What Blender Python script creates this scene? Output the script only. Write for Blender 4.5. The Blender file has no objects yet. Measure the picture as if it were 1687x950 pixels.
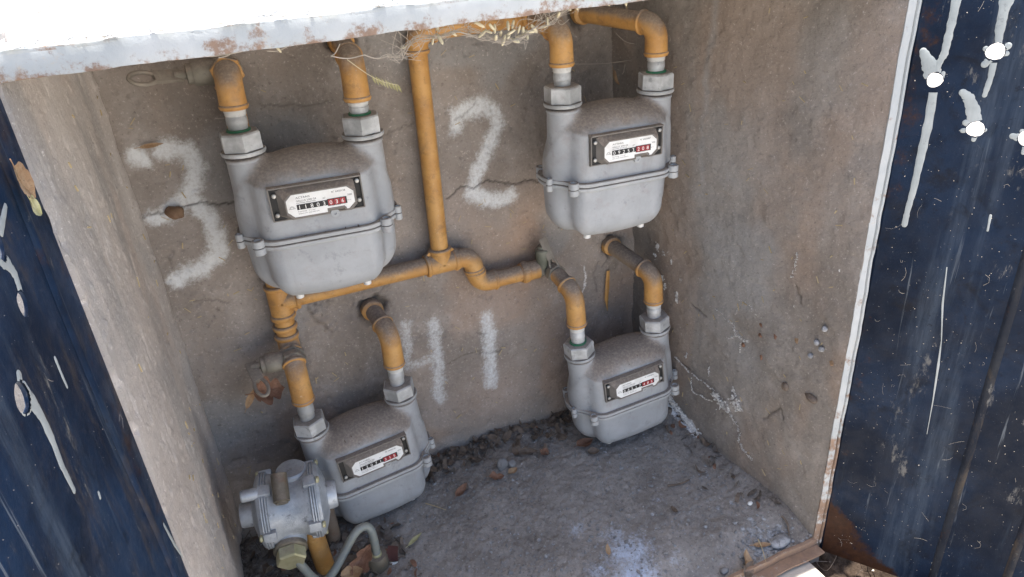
import bpy, bmesh, math, random
import numpy as np
from mathutils import Vector, Matrix, Euler

# ------------------------------------------------------------------ camera, sky, sun, exposure
scn = bpy.context.scene
W0, H0 = 1687.0, 950.0
FPX = 1173.09
CAM = np.array([0.12756, -1.05491, 0.90435])
CROT = [math.radians(a) for a in (62.537, 3.814, -23.904)]
cd = bpy.data.cameras.new('camera'); co = bpy.data.objects.new('camera', cd)
scn.collection.objects.link(co); scn.camera = co
co.location = CAM; co.rotation_euler = CROT
cd.sensor_width = 36.0; cd.lens = 36.0 * FPX / W0; cd.clip_start = 0.02; cd.clip_end = 500

SUN = Vector((-0.030, 0.035, 1.0)).normalized()
wd = bpy.data.worlds.new('World'); scn.world = wd; wd.use_nodes = True
wn = wd.node_tree; bg = wn.nodes['Background']
sky = wn.nodes.new('ShaderNodeTexSky'); sky.sky_type = 'NISHITA'; sky.sun_disc = False
sky.sun_elevation = math.asin(SUN.z); sky.sun_rotation = math.atan2(SUN.x, SUN.y)
sky.air_density = 1.0; sky.dust_density = 3.0; sky.ozone_density = 1.0
wn.links.new(sky.outputs[0], bg.inputs[0]); bg.inputs[1].default_value = 0.13
sl = bpy.data.lights.new('sun', 'SUN'); sl.energy = 4.5; sl.angle = math.radians(0.5); sl.color = (1.0, 0.95, 0.87)
so = bpy.data.objects.new('sun', sl); scn.collection.objects.link(so)
so.rotation_euler = (-SUN).to_track_quat('-Z', 'Y').to_euler(); so.location = (0, 0, 5)
vs = scn.view_settings
vs.view_transform = 'Standard'; vs.look = 'None'; vs.gamma = 1.0; vs.exposure = 1.55; vs.use_curve_mapping = False

# ------------------------------------------------------------------ helpers
COL = scn.collection
Rcam = np.array(Euler(CROT, 'XYZ').to_matrix())

def ray(px, py):
    return Rcam @ np.array([(px - W0 / 2) / FPX, -(py - H0 / 2) / FPX, -1.0])
def aty(px, py, y):
    d = ray(px, py); return CAM + (y - CAM[1]) / d[1] * d
def atz(px, py, z):
    d = ray(px, py); return CAM + (z - CAM[2]) / d[2] * d
def atx(px, py, x):
    d = ray(px, py); return CAM + (x - CAM[0]) / d[0] * d

def link(o, parent=None):
    COL.objects.link(o)
    if parent is not None: o.parent = parent
    return o

def mesh_obj(name, V, F, mat, parent=None, smooth=True, auto=None):
    me = bpy.data.meshes.new(name)
    me.from_pydata([tuple(map(float, v)) for v in V], [], [tuple(map(int, f)) for f in F])
    me.validate(); me.update()
    if mat is not None: me.materials.append(mat)
    if smooth:
        me.polygons.foreach_set('use_smooth', [True] * len(me.polygons))
        if auto: me.set_sharp_from_angle(angle=math.radians(auto))
    return link(bpy.data.objects.new(name, me), parent)

def empty(name, loc=(0, 0, 0), rot=(0, 0, 0)):
    o = bpy.data.objects.new(name, None); o.location = loc; o.rotation_euler = rot
    o.empty_display_size = 0.02
    return link(o)

def tag(o, label=None, cat=None, group=None, kind=None):
    if label: o['label'] = label
    if cat: o['category'] = cat
    if group: o['group'] = group
    if kind: o['kind'] = kind
    return o

class MB:
    """collects shapes into one mesh"""
    def __init__(s): s.V = []; s.F = []
    def add(s, V, F):
        n = len(s.V); s.V += [tuple(v) for v in V]; s.F += [tuple(i + n for i in f) for f in F]; return s
    def build(s, name, mat, parent=None, smooth=True, auto=40):
        return mesh_obj(name, s.V, s.F, mat, parent, smooth, auto)
    def frame(s, d):
        d = Vector(d).normalized(); u = d.orthogonal().normalized()
        if abs(d.z) < 0.9: u = d.cross(Vector((0, 0, 1))).normalized()
        else: u = Vector((1, 0, 0)) - d * d.x; u.normalize()
        return d, u, d.cross(u)
    def lathe(s, p, d, prof, n=28, ph=0.0, sides=None):
        """prof: list of (distance along d, radius)"""
        p = Vector(p); d, u, w = s.frame(d); V = []; F = []
        n = sides or n
        for (h, r) in prof:
            for k in range(n):
                a = 2 * math.pi * k / n + ph
                V.append(p + d * h + (u * math.cos(a) + w * math.sin(a)) * r)
        m = len(prof)
        for i in range(m - 1):
            for k in range(n):
                k2 = (k + 1) % n
                F.append((i * n + k, i * n + k2, (i + 1) * n + k2, (i + 1) * n + k))
        F.append(tuple(range(n - 1, -1, -1))); F.append(tuple((m - 1) * n + k for k in range(n)))
        return s.add(V, F)
    def tube(s, path, rad, n=16, cap=True):
        P = [Vector(p) for p in path]; V = []; F = []
        R = rad if isinstance(rad, (list, tuple)) else [rad] * len(P)
        t = (P[1] - P[0]).normalized(); u = t.orthogonal().normalized()
        for i, p in enumerate(P):
            t2 = (P[min(i + 1, len(P) - 1)] - P[max(i - 1, 0)]).normalized()
            u = (u - t2 * u.dot(t2)).normalized(); w = t2.cross(u)
            for k in range(n):
                a = 2 * math.pi * k / n
                V.append(p + (u * math.cos(a) + w * math.sin(a)) * R[i])
        for i in range(len(P) - 1):
            for k in range(n):
                k2 = (k + 1) % n
                F.append((i * n + k, i * n + k2, (i + 1) * n + k2, (i + 1) * n + k))
        if cap: F.append(tuple(range(n - 1, -1, -1))); F.append(tuple((len(P) - 1) * n + k for k in range(n)))
        return s.add(V, F)
    def box(s, c, h, bev=0.0, rot=None):
        bm = bmesh.new(); bmesh.ops.create_cube(bm, size=2.0)
        for v in bm.verts: v.co = Vector((v.co.x * h[0], v.co.y * h[1], v.co.z * h[2]))
        if bev: bmesh.ops.bevel(bm, geom=bm.edges[:], offset=bev, segments=2, profile=0.6, affect='EDGES')
        M = rot if rot is not None else Matrix.Identity(3)
        bm.verts.index_update()
        V = [Vector(c) + M @ v.co for v in bm.verts]; F = [[v.index for v in f.verts] for f in bm.faces]
        bm.free(); return s.add(V, F)
    def prism(s, pts, z0, z1, M=None):
        """polygon (x, z) extruded along local y z0..z1"""
        n = len(pts); V = [(p[0], z0, p[1]) for p in pts] + [(p[0], z1, p[1]) for p in pts]
        F = [tuple(range(n)), tuple(range(2 * n - 1, n - 1, -1))]
        for k in range(n): F.append((k, k + n, (k + 1) % n + n, (k + 1) % n))
        if M is not None: V = [M @ Vector(v) for v in V]
        return s.add(V, F)

# smooth value noise in numpy -------------------------------------------------
def _h(ix, iy, s):
    n = (ix.astype(np.int64) * 374761393 + iy.astype(np.int64) * 668265263 + s * 974634777) & 0x7fffffff
    n = ((n ^ (n >> 13)) * 1274126177) & 0x7fffffff
    n = (n ^ (n >> 16)) & 0xffff
    return n / 65535.0
def vn(x, y, s=0):
    x = np.asarray(x, float); y = np.asarray(y, float)
    ix = np.floor(x); iy = np.floor(y); fx = x - ix; fy = y - iy
    fx = fx * fx * fx * (fx * (fx * 6 - 15) + 10); fy = fy * fy * fy * (fy * (fy * 6 - 15) + 10)
    a = _h(ix, iy, s); b = _h(ix + 1, iy, s); c = _h(ix, iy + 1, s); d = _h(ix + 1, iy + 1, s)
    return (a + (b - a) * fx + (c - a) * fy + (a - b - c + d) * fx * fy) * 2 - 1
def fbm(x, y, f, o=4, s=0, g=0.5):
    r = 0; a = 1.0
    for k in range(o): r = r + a * vn(x * f + 7.3 * k, y * f - 3.1 * k, s + k); f *= 2.03; a *= g
    return r
def sstep(a, b, x):
    t = np.clip((x - a) / (b - a), 0, 1); return t * t * (3 - 2 * t)
def polydist(X, Y, pts):
    """distance from grid points to a polyline"""
    D = np.full(X.shape, 1e9)
    for (ax, ay), (bx, by) in zip(pts[:-1], pts[1:]):
        dx, dy = bx - ax, by - ay; L = dx * dx + dy * dy + 1e-12
        t = np.clip(((X - ax) * dx + (Y - ay) * dy) / L, 0, 1)
        D = np.minimum(D, np.hypot(X - ax - t * dx, Y - ay - t * dy))
    return D
def jag(pts, amp, n=5, seed=0):
    """a polyline with a natural wander"""
    r = random.Random(seed); out = []
    for a, b in zip(pts[:-1], pts[1:]):
        for k in range(n):
            t = k / n; j = 0 if k == 0 else amp
            out.append((a[0] + (b[0] - a[0]) * t + r.uniform(-j, j), a[1] + (b[1] - a[1]) * t + r.uniform(-j, j)))
    out.append(pts[-1]); return out

def grid_obj(name, P, attrs, mat, back=None, parent=None):
    """P: (n, m, 3) surface; back: vector to extrude the rim along so the piece has thickness"""
    n, m = P.shape[:2]; V = P.reshape(-1, 3)
    idx = np.arange(n * m).reshape(n, m)
    q = np.stack([idx[:-1, :-1], idx[1:, :-1], idx[1:, 1:], idx[:-1, 1:]], -1).reshape(-1, 4)
    F = q.tolist(); V = V.tolist()
    if back is not None:
        rim = list(idx[:, 0]) + list(idx[-1, 1:]) + list(idx[-2::-1, -1]) + list(idx[0, -2:0:-1])
        nb = len(V)
        for i in rim: V.append([V[i][k] + back[k] for k in range(3)])
        L = len(rim)
        for k in range(L): F.append([int(rim[k]), nb + k, nb + (k + 1) % L, int(rim[(k + 1) % L])])
        F.append([nb + k for k in range(L)][::-1])
    o = mesh_obj(name, V, F, mat, parent, True, 60)
    me = o.data
    for an, A in attrs.items():
        at = me.attributes.new(an, 'FLOAT', 'POINT')
        full = np.zeros(len(me.vertices), np.float32); full[:n * m] = A.reshape(-1)
        at.data.foreach_set('value', full)
    return o

# ------------------------------------------------------------------ materials
class NT:
    def __init__(s, name):
        s.m = bpy.data.materials.new(name); s.m.use_nodes = True; s.t = s.m.node_tree
        s.b = s.t.nodes['Principled BSDF']; s.co = None
    def n(s, kind, **kw):
        x = s.t.nodes.new(kind)
        for k, v in kw.items(): setattr(x, k, v)
        return x
    def L(s, a, b): s.t.links.new(a, b)
    def pos(s):
        if s.co is None: s.co = s.n('ShaderNodeNewGeometry').outputs['Position']
        return s.co
    def noise(s, sc, det=4, rough=0.55, scale3=None, dist=0.0):
        x = s.n('ShaderNodeTexNoise'); x.inputs['Scale'].default_value = sc; x.inputs['Detail'].default_value = det
        x.inputs['Roughness'].default_value = rough; x.inputs['Distortion'].default_value = dist
        if scale3:
            mp = s.n('ShaderNodeMapping'); mp.inputs['Scale'].default_value = scale3
            s.L(s.pos(), mp.inputs[0]); s.L(mp.outputs[0], x.inputs[0])
        else: s.L(s.pos(), x.inputs[0])
        return x.outputs[0]
    def ramp(s, f, a, b, ca=0.0, cb=1.0):
        x = s.n('ShaderNodeMapRange', interpolation_type='SMOOTHSTEP'); x.clamp = True
        for i, v in enumerate((a, b, ca, cb)): x.inputs[i + 1].default_value = v
        s.L(f, x.inputs[0]); return x.outputs[0]
    def math(s, op, a, b=0.0):
        x = s.n('ShaderNodeMath', operation=op)
        for i, v in enumerate((a, b)):
            if isinstance(v, (int, float)): x.inputs[i].default_value = v
            else: s.L(v, x.inputs[i])
        return x.outputs[0]
    def mix(s, f, a, b):
        x = s.n('ShaderNodeMix', data_type='RGBA')
        for i, v in ((0, f), (6, a), (7, b)):
            if isinstance(v, tuple): x.inputs[i].default_value = (*v, 1)
            elif isinstance(v, (int, float)): x.inputs[i].default_value = v
            else: s.L(v, x.inputs[i])
        return x.outputs[2]
    def attr(s, name): return s.n('ShaderNodeAttribute', attribute_name=name).outputs['Fac']
    def up(s):
        g = s.n('ShaderNodeNewGeometry'); x = s.n('ShaderNodeSeparateXYZ'); s.L(g.outputs['Normal'], x.inputs[0]); return x.outputs[2]
    def bump(s, h, strength, dist):
        x = s.n('ShaderNodeBump'); x.inputs['Strength'].default_value = strength; x.inputs['Distance'].default_value = dist
        s.L(h, x.inputs['Height'])
        if s.b.inputs['Normal'].is_linked: s.L(s.b.inputs['Normal'].links[0].from_socket, x.inputs['Normal'])
        s.L(x.outputs[0], s.b.inputs['Normal']); return s
    def out(s, c, rough=0.8, metal=0.0, spec=0.4):
        if isinstance(c, tuple): s.b.inputs['Base Color'].default_value = (*c, 1)
        else: s.L(c, s.b.inputs['Base Color'])
        if isinstance(rough, (int, float)): s.b.inputs['Roughness'].default_value = rough
        else: s.L(rough, s.b.inputs['Roughness'])
        if isinstance(metal, (int, float)): s.b.inputs['Metallic'].default_value = metal
        else: s.L(metal, s.b.inputs['Metallic'])
        s.b.inputs['Specular IOR Level'].default_value = spec
        return s

def plaster(name, dark, mid, light, warm, paint=True):
    t = NT(name)
    c = t.mix(t.ramp(t.noise(6, 5, .6), .35, .66), dark, mid)
    c = t.mix(t.math('MULTIPLY', t.ramp(t.noise(13, 6, .65), .48, .72), .75), c, light)
    c = t.mix(t.math('MULTIPLY', t.ramp(t.noise(9, 4, .6, (1.0, 1.0, .35)), .5, .75), .45), c, warm)
    c = t.mix(t.math('MULTIPLY', t.attr('warm'), .75), c, tuple(x * y for x, y in zip(warm, (1.12, .98, .88))))
    c = t.mix(t.math('MULTIPLY', t.attr('grey'), .75), c, (.285, .283, .280))
    sp = t.noise(230, 5, .75)
    c = t.mix(t.math('MULTIPLY', t.ramp(sp, .57, .71), .6), c, tuple(min(1, x * 1.7) for x in light))
    c = t.mix(t.math('MULTIPLY', t.ramp(sp, .44, .30), .6), c, tuple(x * .45 for x in dark))
    c = t.mix(t.math('MULTIPLY', t.ramp(t.noise(62, 6, .75), .62, .72), .65), c, tuple(x * .5 for x in dark))
    if paint:
        pn = t.math('ADD', t.attr('paint'), t.math('MULTIPLY', t.math('SUBTRACT', t.noise(210, 5, .8), .5), 1.5))
        c = t.mix(t.math('MULTIPLY', t.ramp(pn, .12, 1.05), .86), c, (.70, .73, .745))
    en = t.math('ADD', t.attr('eff'), t.math('MULTIPLY', t.math('SUBTRACT', t.noise(260, 4, .7), .5), .9))
    c = t.mix(t.math('MULTIPLY', t.ramp(en, .42, .75), .9), c, (.74, .73, .72))
    c = t.mix(t.math('MULTIPLY', t.attr('crack'), .8), c, (.035, .03, .027))
    t.out(c, .93, 0, .2)
    t.bump(t.noise(900, 3, .6), .55, .0009); t.bump(t.noise(240, 5, .65), .6, .0022)
    return t.m

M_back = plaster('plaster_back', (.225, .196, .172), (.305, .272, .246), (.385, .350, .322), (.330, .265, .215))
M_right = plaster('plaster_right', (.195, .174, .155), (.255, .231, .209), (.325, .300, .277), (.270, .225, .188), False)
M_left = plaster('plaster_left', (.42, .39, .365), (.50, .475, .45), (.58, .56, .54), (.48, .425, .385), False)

def mat_floor():
    t = NT('dirt_floor')
    c = t.mix(t.ramp(t.noise(9, 6, .65), .35, .65), (.215, .199, .186), (.310, .290, .273))
    c = t.mix(t.math('MULTIPLY', t.ramp(t.noise(45, 6, .75), .48, .70), .7), c, (.385, .363, .342))
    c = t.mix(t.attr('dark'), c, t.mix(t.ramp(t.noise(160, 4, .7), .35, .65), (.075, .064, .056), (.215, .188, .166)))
    sp = t.noise(240, 4, .75)
    c = t.mix(t.math('MULTIPLY', t.ramp(sp, .58, .70), .7), c, (.46, .44, .42))
    c = t.mix(t.math('MULTIPLY', t.ramp(sp, .44, .30), .75), c, (.075, .068, .062))
    pn = t.math('ADD', t.attr('blue'), t.math('MULTIPLY', t.math('SUBTRACT', t.noise(150, 5, .75), .5), 1.3))
    c = t.mix(t.math('MULTIPLY', t.ramp(pn, .22, .80), .85), c, (.52, .60, .74))
    en = t.math('ADD', t.attr('eff'), t.math('MULTIPLY', t.math('SUBTRACT', t.noise(240, 4, .7), .5), .9))
    c = t.mix(t.ramp(en, .45, .75), c, (.76, .77, .79))
    t.out(c, .95, 0, .15)
    t.bump(t.noise(700, 4, .7), .7, .0012); t.bump(t.noise(190, 6, .75), .8, .0026)
    return t.m
M_floor = mat_floor()

DUST = (.235, .196, .165)
def painted(name, col, col2, dust=.9, d0=.25, d1=.8, rough=.5, rust=None, metal=0.0, bump=.25, spot=.35, chip=None):
    """paint or bare metal with settled dust on what faces up, grime and chips"""
    t = NT(name)
    c = t.mix(t.ramp(t.noise(28, 5, .6), .35, .68), col, col2)
    c = t.mix(t.math('MULTIPLY', t.ramp(t.noise(55, 6, .72), .57, .70), spot), c, tuple(x * .45 for x in col))
    c = t.mix(t.math('MULTIPLY', t.ramp(t.noise(300, 4, .75), .66, .74), .6), c, tuple(x * .3 for x in col))
    c = t.mix(t.math('MULTIPLY', t.ramp(t.noise(26, 6, .7, (1.0, 1.0, .16)), .54, .72), .42), c, tuple(.5 * x + .35 * y for x, y in zip(col, DUST)))
    if chip is not None:
        c = t.mix(t.math('MULTIPLY', t.ramp(t.noise(120, 6, .8), .61, .68), .7), c, chip)
        c = t.mix(t.math('MULTIPLY', t.ramp(t.noise(34, 7, .8, None, .5), .50, .68), .55), c, (.19, .115, .06))
    if rust is not None:
        c = t.mix(t.math('MULTIPLY', t.ramp(t.noise(36, 7, .75), .55, .66), rust), c, t.mix(t.noise(200, 4), (.10, .032, .012), (.30, .115, .04)))
    f = t.math('ADD', t.up(), t.math('MULTIPLY', t.math('SUBTRACT', t.noise(40, 6, .7), .5), .9))
    f = t.math('MULTIPLY', t.ramp(f, d0, d1), dust)
    dc = t.mix(t.ramp(t.noise(240, 4, .7), .4, .68), tuple(x * .86 for x in DUST), tuple(x * 1.28 for x in DUST))
    c = t.mix(f, c, dc)
    r = t.math('ADD', rough, t.math('MULTIPLY', f, .95 - rough))
    t.out(c, r, t.math('MULTIPLY', t.math('SUBTRACT', 1.0, f), metal) if metal else 0.0, .4)
    t.bump(t.noise(420, 4, .65), bump, .0007)
    return t.m

M_meter = painted('meter_paint', (.335, .355, .375), (.385, .405, .425), .95, -.12, .82, .42, .10, 0, .3, .38)
M_flange = painted('meter_flange', (.36, .38, .395), (.42, .435, .44), .85, .30, .95, .5, .15, 0, .2)
M_yellow = painted('yellow_enamel', (.44, .228, .066), (.54, .305, .100), .93, -.05, .72, .5, .30, 0, .6, .45, (.56, .42, .27))
M_dustpipe = painted('dusty_pipe', (.23, .17, .115), (.27, .215, .165), .95, -.2, .5, .7, .3, 0, .3)
M_galv = painted('galvanised', (.33, .345, .35), (.58, .60, .61), .8, .45, 1.0, .5, .12, .2, .9, .6)
M_tape = painted('thread_tape', (.50, .51, .50), (.66, .665, .65), .5, .5, 1.1, .8, .3, 0, .8, .5)
M_green = painted('green_seal', (.02, .13, .065), (.03, .19, .10), .3, .6, 1.1, .5)
M_brass = painted('old_valve_metal', (.16, .152, .125), (.245, .232, .195), .75, .1, .8, .6, .2, .25, .6, .5)
M_lever = painted('valve_lever', (.19, .17, .14), (.26, .235, .20), .6, .2, .9, .6, .2, .2, .5)
M_alu = painted('cast_aluminium', (.31, .345, .385), (.52, .56, .60), .55, .45, 1.2, .42, None, .35, 1.0, .9)
M_hexbrass = painted('brass_hex', (.42, .40, .24), (.52, .50, .33), .6, .75, 1.1, .45, None, .45, .5)
M_hose = painted('grey_green_tube', (.20, .23, .235), (.29, .30, .25), .4, .5, 1.1, .45, .15, .1, .4)
M_fit = painted('brown_fitting', (.13, .115, .09), (.215, .19, .14), .6, .5, 1.0, .5, .3, .25, .5)
M_housing = painted('index_cover', (.14, .13, .118), (.20, .184, .168), .9, .05, .55, .42, None, 0, .15)
M_dark = NT('dark_recess').out((.018, .018, .018), .6).m
M_lab = NT('label_white')
M_lab = M_lab.out(M_lab.mix(M_lab.ramp(M_lab.noise(60, 4), .4, .7), (.80, .81, .80), (.70, .70, .68)), .35).m
M_ink = NT('ink_black').out((.015, .015, .017), .5).m
M_red = NT('counter_red').out((.33, .018, .028), .35).m
M_digit = NT('digit_white').out((.8, .8, .78), .5).m
M_screw = painted('screw_zinc', (.36, .36, .345), (.52, .52, .50), .3, .7, 1.2, .4, .2, .5, .4)
M_foot = NT('foot_plastic').out((.72, .72, .70), .5).m
M_drip = painted('drip_paint', (.30, .33, .33), (.40, .43, .425), .15, .8, 1.3, .45, None, 0, .2, .5)
M_grass = NT('dry_straw').out((.42, .34, .20), .85).m

def mat_whitesteel():
    t = NT('white_steel')
    c = t.mix(t.ramp(t.noise(14, 4, .6), .35, .7), (.40, .425, .43), (.50, .515, .51))
    c = t.mix(t.math('MULTIPLY', t.ramp(t.noise(30, 7, .75), .60, .70), .6), c, (.50, .40, .28))
    ru = t.ramp(t.math('ADD', t.noise(40, 7, .75), t.math('MULTIPLY', t.attr('rust'), .32)), .66, .80)
    c = t.mix(t.math('MULTIPLY', ru, .85), c, t.mix(t.noise(90, 6, .7), (.085, .042, .028), (.36, .20, .10)))
    t.out(c, .6, 0, .35); t.bump(t.noise(130, 6, .7), .5, .0015)
    return t.m
M_white = mat_whitesteel()

def mat_navy(name, wear, lo=(.0032, .0080, .0195), hi=(.0080, .0200, .0460), tan=0.0):
    t = NT(name)
    c = t.mix(t.ramp(t.noise(7, 5, .6), .35, .68), lo, hi)
    c = t.mix(t.math('MULTIPLY', t.ramp(t.noise(19, 7, .75, (1, 1, .35), .4), .50, .70), tan), c, (.085, .065, .045))
    st = t.noise(16, 6, .7, (1.0, 1.0, .10))
    c = t.mix(t.math('MULTIPLY', t.ramp(st, .50, .72), .5 * wear), c, (.075, .100, .135))
    c = t.mix(t.math('MULTIPLY', t.ramp(t.noise(22, 7, .75, (1, 1, .4)), .60, .68), .75 * wear), c, (.17, .165, .155))
    c = t.mix(t.math('MULTIPLY', t.ramp(t.noise(210, 5, .8), .655, .72), .55), c, (.34, .35, .36))
    c = t.mix(t.math('MULTIPLY', t.ramp(t.noise(90, 5, .7), .62, .68), .55), c, (.006, .007, .012))
    c = t.mix(t.math('MULTIPLY', t.ramp(t.noise(130, 8, .8, (1, 1, .7)), .60, .74), .45 * wear), c, (.22, .225, .23))
    c = t.mix(t.math('MULTIPLY', t.ramp(t.noise(60, 5, .7, (1.0, 1.0, .045), .4), .62, .70), .45 * wear), c, (.20, .225, .25))
    c = t.mix(t.math('MULTIPLY', t.ramp(t.noise(15, 6, .7, None, .6), .52, .70), .65), c, (.004, .005, .009))
    ru = t.ramp(t.math('ADD', t.noise(33, 7, .75), t.math('MULTIPLY', t.attr('rust'), .45)), .66, .90)
    c = t.mix(ru, c, t.mix(t.noise(120, 5), (.012, .007, .006), (.075, .032, .017)))
    t.out(c, t.ramp(t.noise(40, 5, .6), .3, .7, .36, .65), 0, .13)
    t.bump(t.noise(300, 5, .7), .35, .001); t.bump(t.noise(12, 3, .5), .25, .012)
    return t.m
M_navy = mat_navy('navy_paint', 1.0)
M_navyL = mat_navy('navy_paint_left', 1.6, (.0045, .0120, .0290), (.0115, .0310, .0720), .6)
M_rib = mat_navy('dusty_rib', 1.2, (.006, .010, .020), (.022, .026, .034), .8)

def leafmat(name, a, b):
    t = NT(name)
    c = t.mix(t.ramp(t.noise(90, 5, .7), .35, .65), a, b)
    c = t.mix(t.math('MULTIPLY', t.ramp(t.noise(260, 4, .7), .58, .7), .6), c, tuple(x * .4 for x in a))
    t.out(c, .75, 0, .3); t.bump(t.noise(220, 5, .7), .7, .002)
    return t.m
L_brown = leafmat('leaf_brown', (.165, .085, .055), (.25, .145, .10))
L_tan = leafmat('leaf_tan', (.29, .18, .10), (.38, .27, .17))
L_dull = leafmat('leaf_dull', (.115, .088, .068), (.19, .15, .12))
L_green = leafmat('leaf_greenish', (.37, .36, .18), (.47, .45, .27))
L_dark = leafmat('leaf_dark', (.095, .080, .068), (.185, .160, .140))
M_stone = leafmat('river_stone', (.20, .20, .205), (.25, .25, .255))
M_grav = leafmat('gravel_grey', (.20, .20, .205), (.36, .37, .385))
M_rock = leafmat('rock_brown', (.17, .105, .065), (.24, .155, .10))
M_seed = NT('seed_husk').out((.62, .56, .40), .7).m
M_web = NT('dusty_web').out((.42, .38, .33), .9).m

def leafmat_soil():
    t = NT('soil_baked_shade')
    c = t.mix(t.ramp(t.noise(60, 6, .75), .35, .65), (.022, .015, .011), (.065, .047, .035))  # soil brown set extra dark, shade put into its colour
    t.out(c, .95, 0, .1); t.bump(t.noise(200, 5, .7), .8, .003); return t.m
def pavement():
    t = NT('pavement')
    c = t.mix(t.ramp(t.noise(3, 6, .6), .35, .65), (.47, .43, .38), (.56, .52, .47))
    t.out(c, .9, 0, .2); t.bump(t.noise(60, 6, .7), .5, .004); return t.m
M_pave = pavement()
M_sill = NT('sill_concrete'); M_sill = M_sill.out(M_sill.mix(M_sill.noise(30, 6), (.50, .46, .41), (.62, .58, .52)), .9).bump(M_sill.noise(150, 5), .4, .003).m
M_roof = NT('roof_paint')
M_roof = M_roof.out(M_roof.mix(M_roof.ramp(M_roof.noise(20, 6, .7), .60, .68), (.74, .73, .71), (.48, .44, .40)), .8).bump(M_roof.noise(60, 6), .5, .004).m

# ------------------------------------------------------------------ setting: ground, walls, floor, roof
D = 0.441                                     # depth of the box, front plane at y = -D
def xr(y, z):                                 # right wall surface
    xc = .762 + .046 * sstep(.62, .30, np.asarray(z, float))
    return xc + (.880 - xc) * (-np.asarray(y, float) / D)
def rw(px, py):                               # pixel -> (y, z) on the right wall
    d = ray(px, py); lo, hi = 0.3, 3.0
    for _ in range(50):
        t = (lo + hi) / 2; p = CAM + t * d
        if p[0] < xr(p[1], p[2]): lo = t
        else: hi = t
    return float(p[1]), float(p[2])
def bw(px, py): p = aty(px, py, 0); return float(p[0]), float(p[2])

def floorz(x, y):
    x = np.asarray(x, float); y = np.asarray(y, float)
    z = -.034 * (-y / D) ** 1.2
    z = z + .040 * np.exp(-((x - .84) / .06) ** 2 - ((y + .05) / .09) ** 2)         # dirt heaped in the far right corner
    z = z + .012 * np.exp(-((xr(y, 0) - x) / .030) ** 2)
    z = z + .016 * np.exp(-(y / .035) ** 2) * (0.6 + .5 * vn(x * 14, y * 3, 5)) * sstep(.25, .5, x)
    z = z - .012 * sstep(.32, .1, x) - .022 * sstep(-.37, -.442, y)
    return z

# outside ground: one large sheet
def ring_ground():
    V = []; F = []
    rs = [0.0, .6, 1.2, 2.5, 6, 20, 80, 300]; n = 48
    for r in rs:
        for k in range(n):
            a = 2 * math.pi * k / n; V.append((.4 + r * math.cos(a), -.3 + r * math.sin(a), -.118))
    for i in range(len(rs) - 1):
        for k in range(n):
            k2 = (k + 1) % n; F.append((i * n + k, i * n + k2, (i + 1) * n + k2, (i + 1) * n + k))
    return V, F
V, F = ring_ground(); F = [f for f in F]
tag(mesh_obj('ground', V, F, M_pave), kind='structure')

# ---- back wall
st = .0024
xs = np.arange(-.03, .845, st); zs = np.arange(-.10, .855, st)
X, Z = np.meshgrid(xs, zs, indexing='ij')
def px2(pts): return [bw(*p) for p in pts]
paint = np.zeros_like(X)
wx = X + .0035 * fbm(X, Z, 60, 3, 50); wz = Z + .0035 * fbm(X, Z, 60, 3, 60)
def spray(pts, r, amt=1.0):
    global paint
    d = polydist(wx, wz, px2(pts)); paint = np.maximum(paint, amt * (1 - sstep(r * .15, r * 1.65, d)))
spray([(224, 254), (234, 265)], .0125, 1.0)
spray([(268, 246), (288, 243), (308, 252), (322, 279), (319, 307), (303, 331), (270, 354), (257, 358)], .0150, .86)
spray([(317, 334), (344, 358), (360, 390), (360, 418), (338, 440), (306, 453), (291, 460)], .0155, .92)
spray([(752, 209), (757, 186), (775, 177), (795, 172), (813, 184), (819, 209), (804, 244), (793, 267), (781, 297), (777, 316)], .0150, .80)
spray([(757, 186), (790, 180)], .0165, .85)
spray([(777, 318), (800, 330), (820, 328), (842, 323)], .0155, .86)
spray([(668, 536), (672, 598)], .0125, .52)
spray([(672, 604), (706, 592), (716, 588)], .0125, .50)
spray([(714, 534), (720, 590), (725, 658)], .0140, .62)
spray([(802, 522), (806, 560), (809, 628)], .0165, .72)
crack = np.zeros_like(X); rel = np.zeros_like(X)
ck = [[(737, 328), (760, 307), (780, 311), (800, 297), (825, 300), (850, 303), (865, 296), (888, 300)],
      [(246, 352), (275, 349), (300, 341), (330, 333), (360, 339), (388, 333)],
      [(430, 173), (470, 175), (520, 172), (548, 166)], [(632, 224), (655, 212), (682, 203)],
      [(750, 196), (765, 190), (775, 181), (785, 167)], [(610, 492), (628, 478), (642, 468), (645, 448)],
      [(736, 600), (765, 584), (785, 577), (805, 581), (826, 576)], [(318, 497), (345, 493), (380, 500)],
      [(470, 498), (520, 500), (548, 496)], [(784, 548), (801, 549)], [(985, 430), (978, 455), (985, 480)], [(1002, 420), (992, 440)]]
for i, c in enumerate(ck):
    d = polydist(X, Z, jag(px2(c), .0022, 6, i))
    w = .0003
    f = 1 - sstep(w, w + .0021, d); crack = np.maximum(crack, f * (.9 if i in (0, 1) else .45)); rel -= (.0016 if i < 2 else .0008) * f
warm = .55 * sstep(.15, .75, fbm(X, Z, 6, 4, 11)) * sstep(.62, .30, Z) + .9 * np.exp(-((X - .60) / .05) ** 2 - ((Z - .40) / .10) ** 2)
warm = np.clip(warm + .5 * np.exp(-((X - .50) / .10) ** 2 - ((Z - .10) / .06) ** 2), 0, 1)
grey = np.clip(sstep(.25, .9, fbm(X, Z, 5, 4, 17)) * .9, 0, 1)
eff = np.zeros_like(X)
for c, w in (([(963, 440), (965, 470), (958, 483)], .004), ([(1023, 520), (1026, 535)], .002)):
    eff = np.maximum(eff, .62 * (1 - sstep(w * .3, w * 1.6, polydist(wx, wz, px2(c)))))
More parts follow.
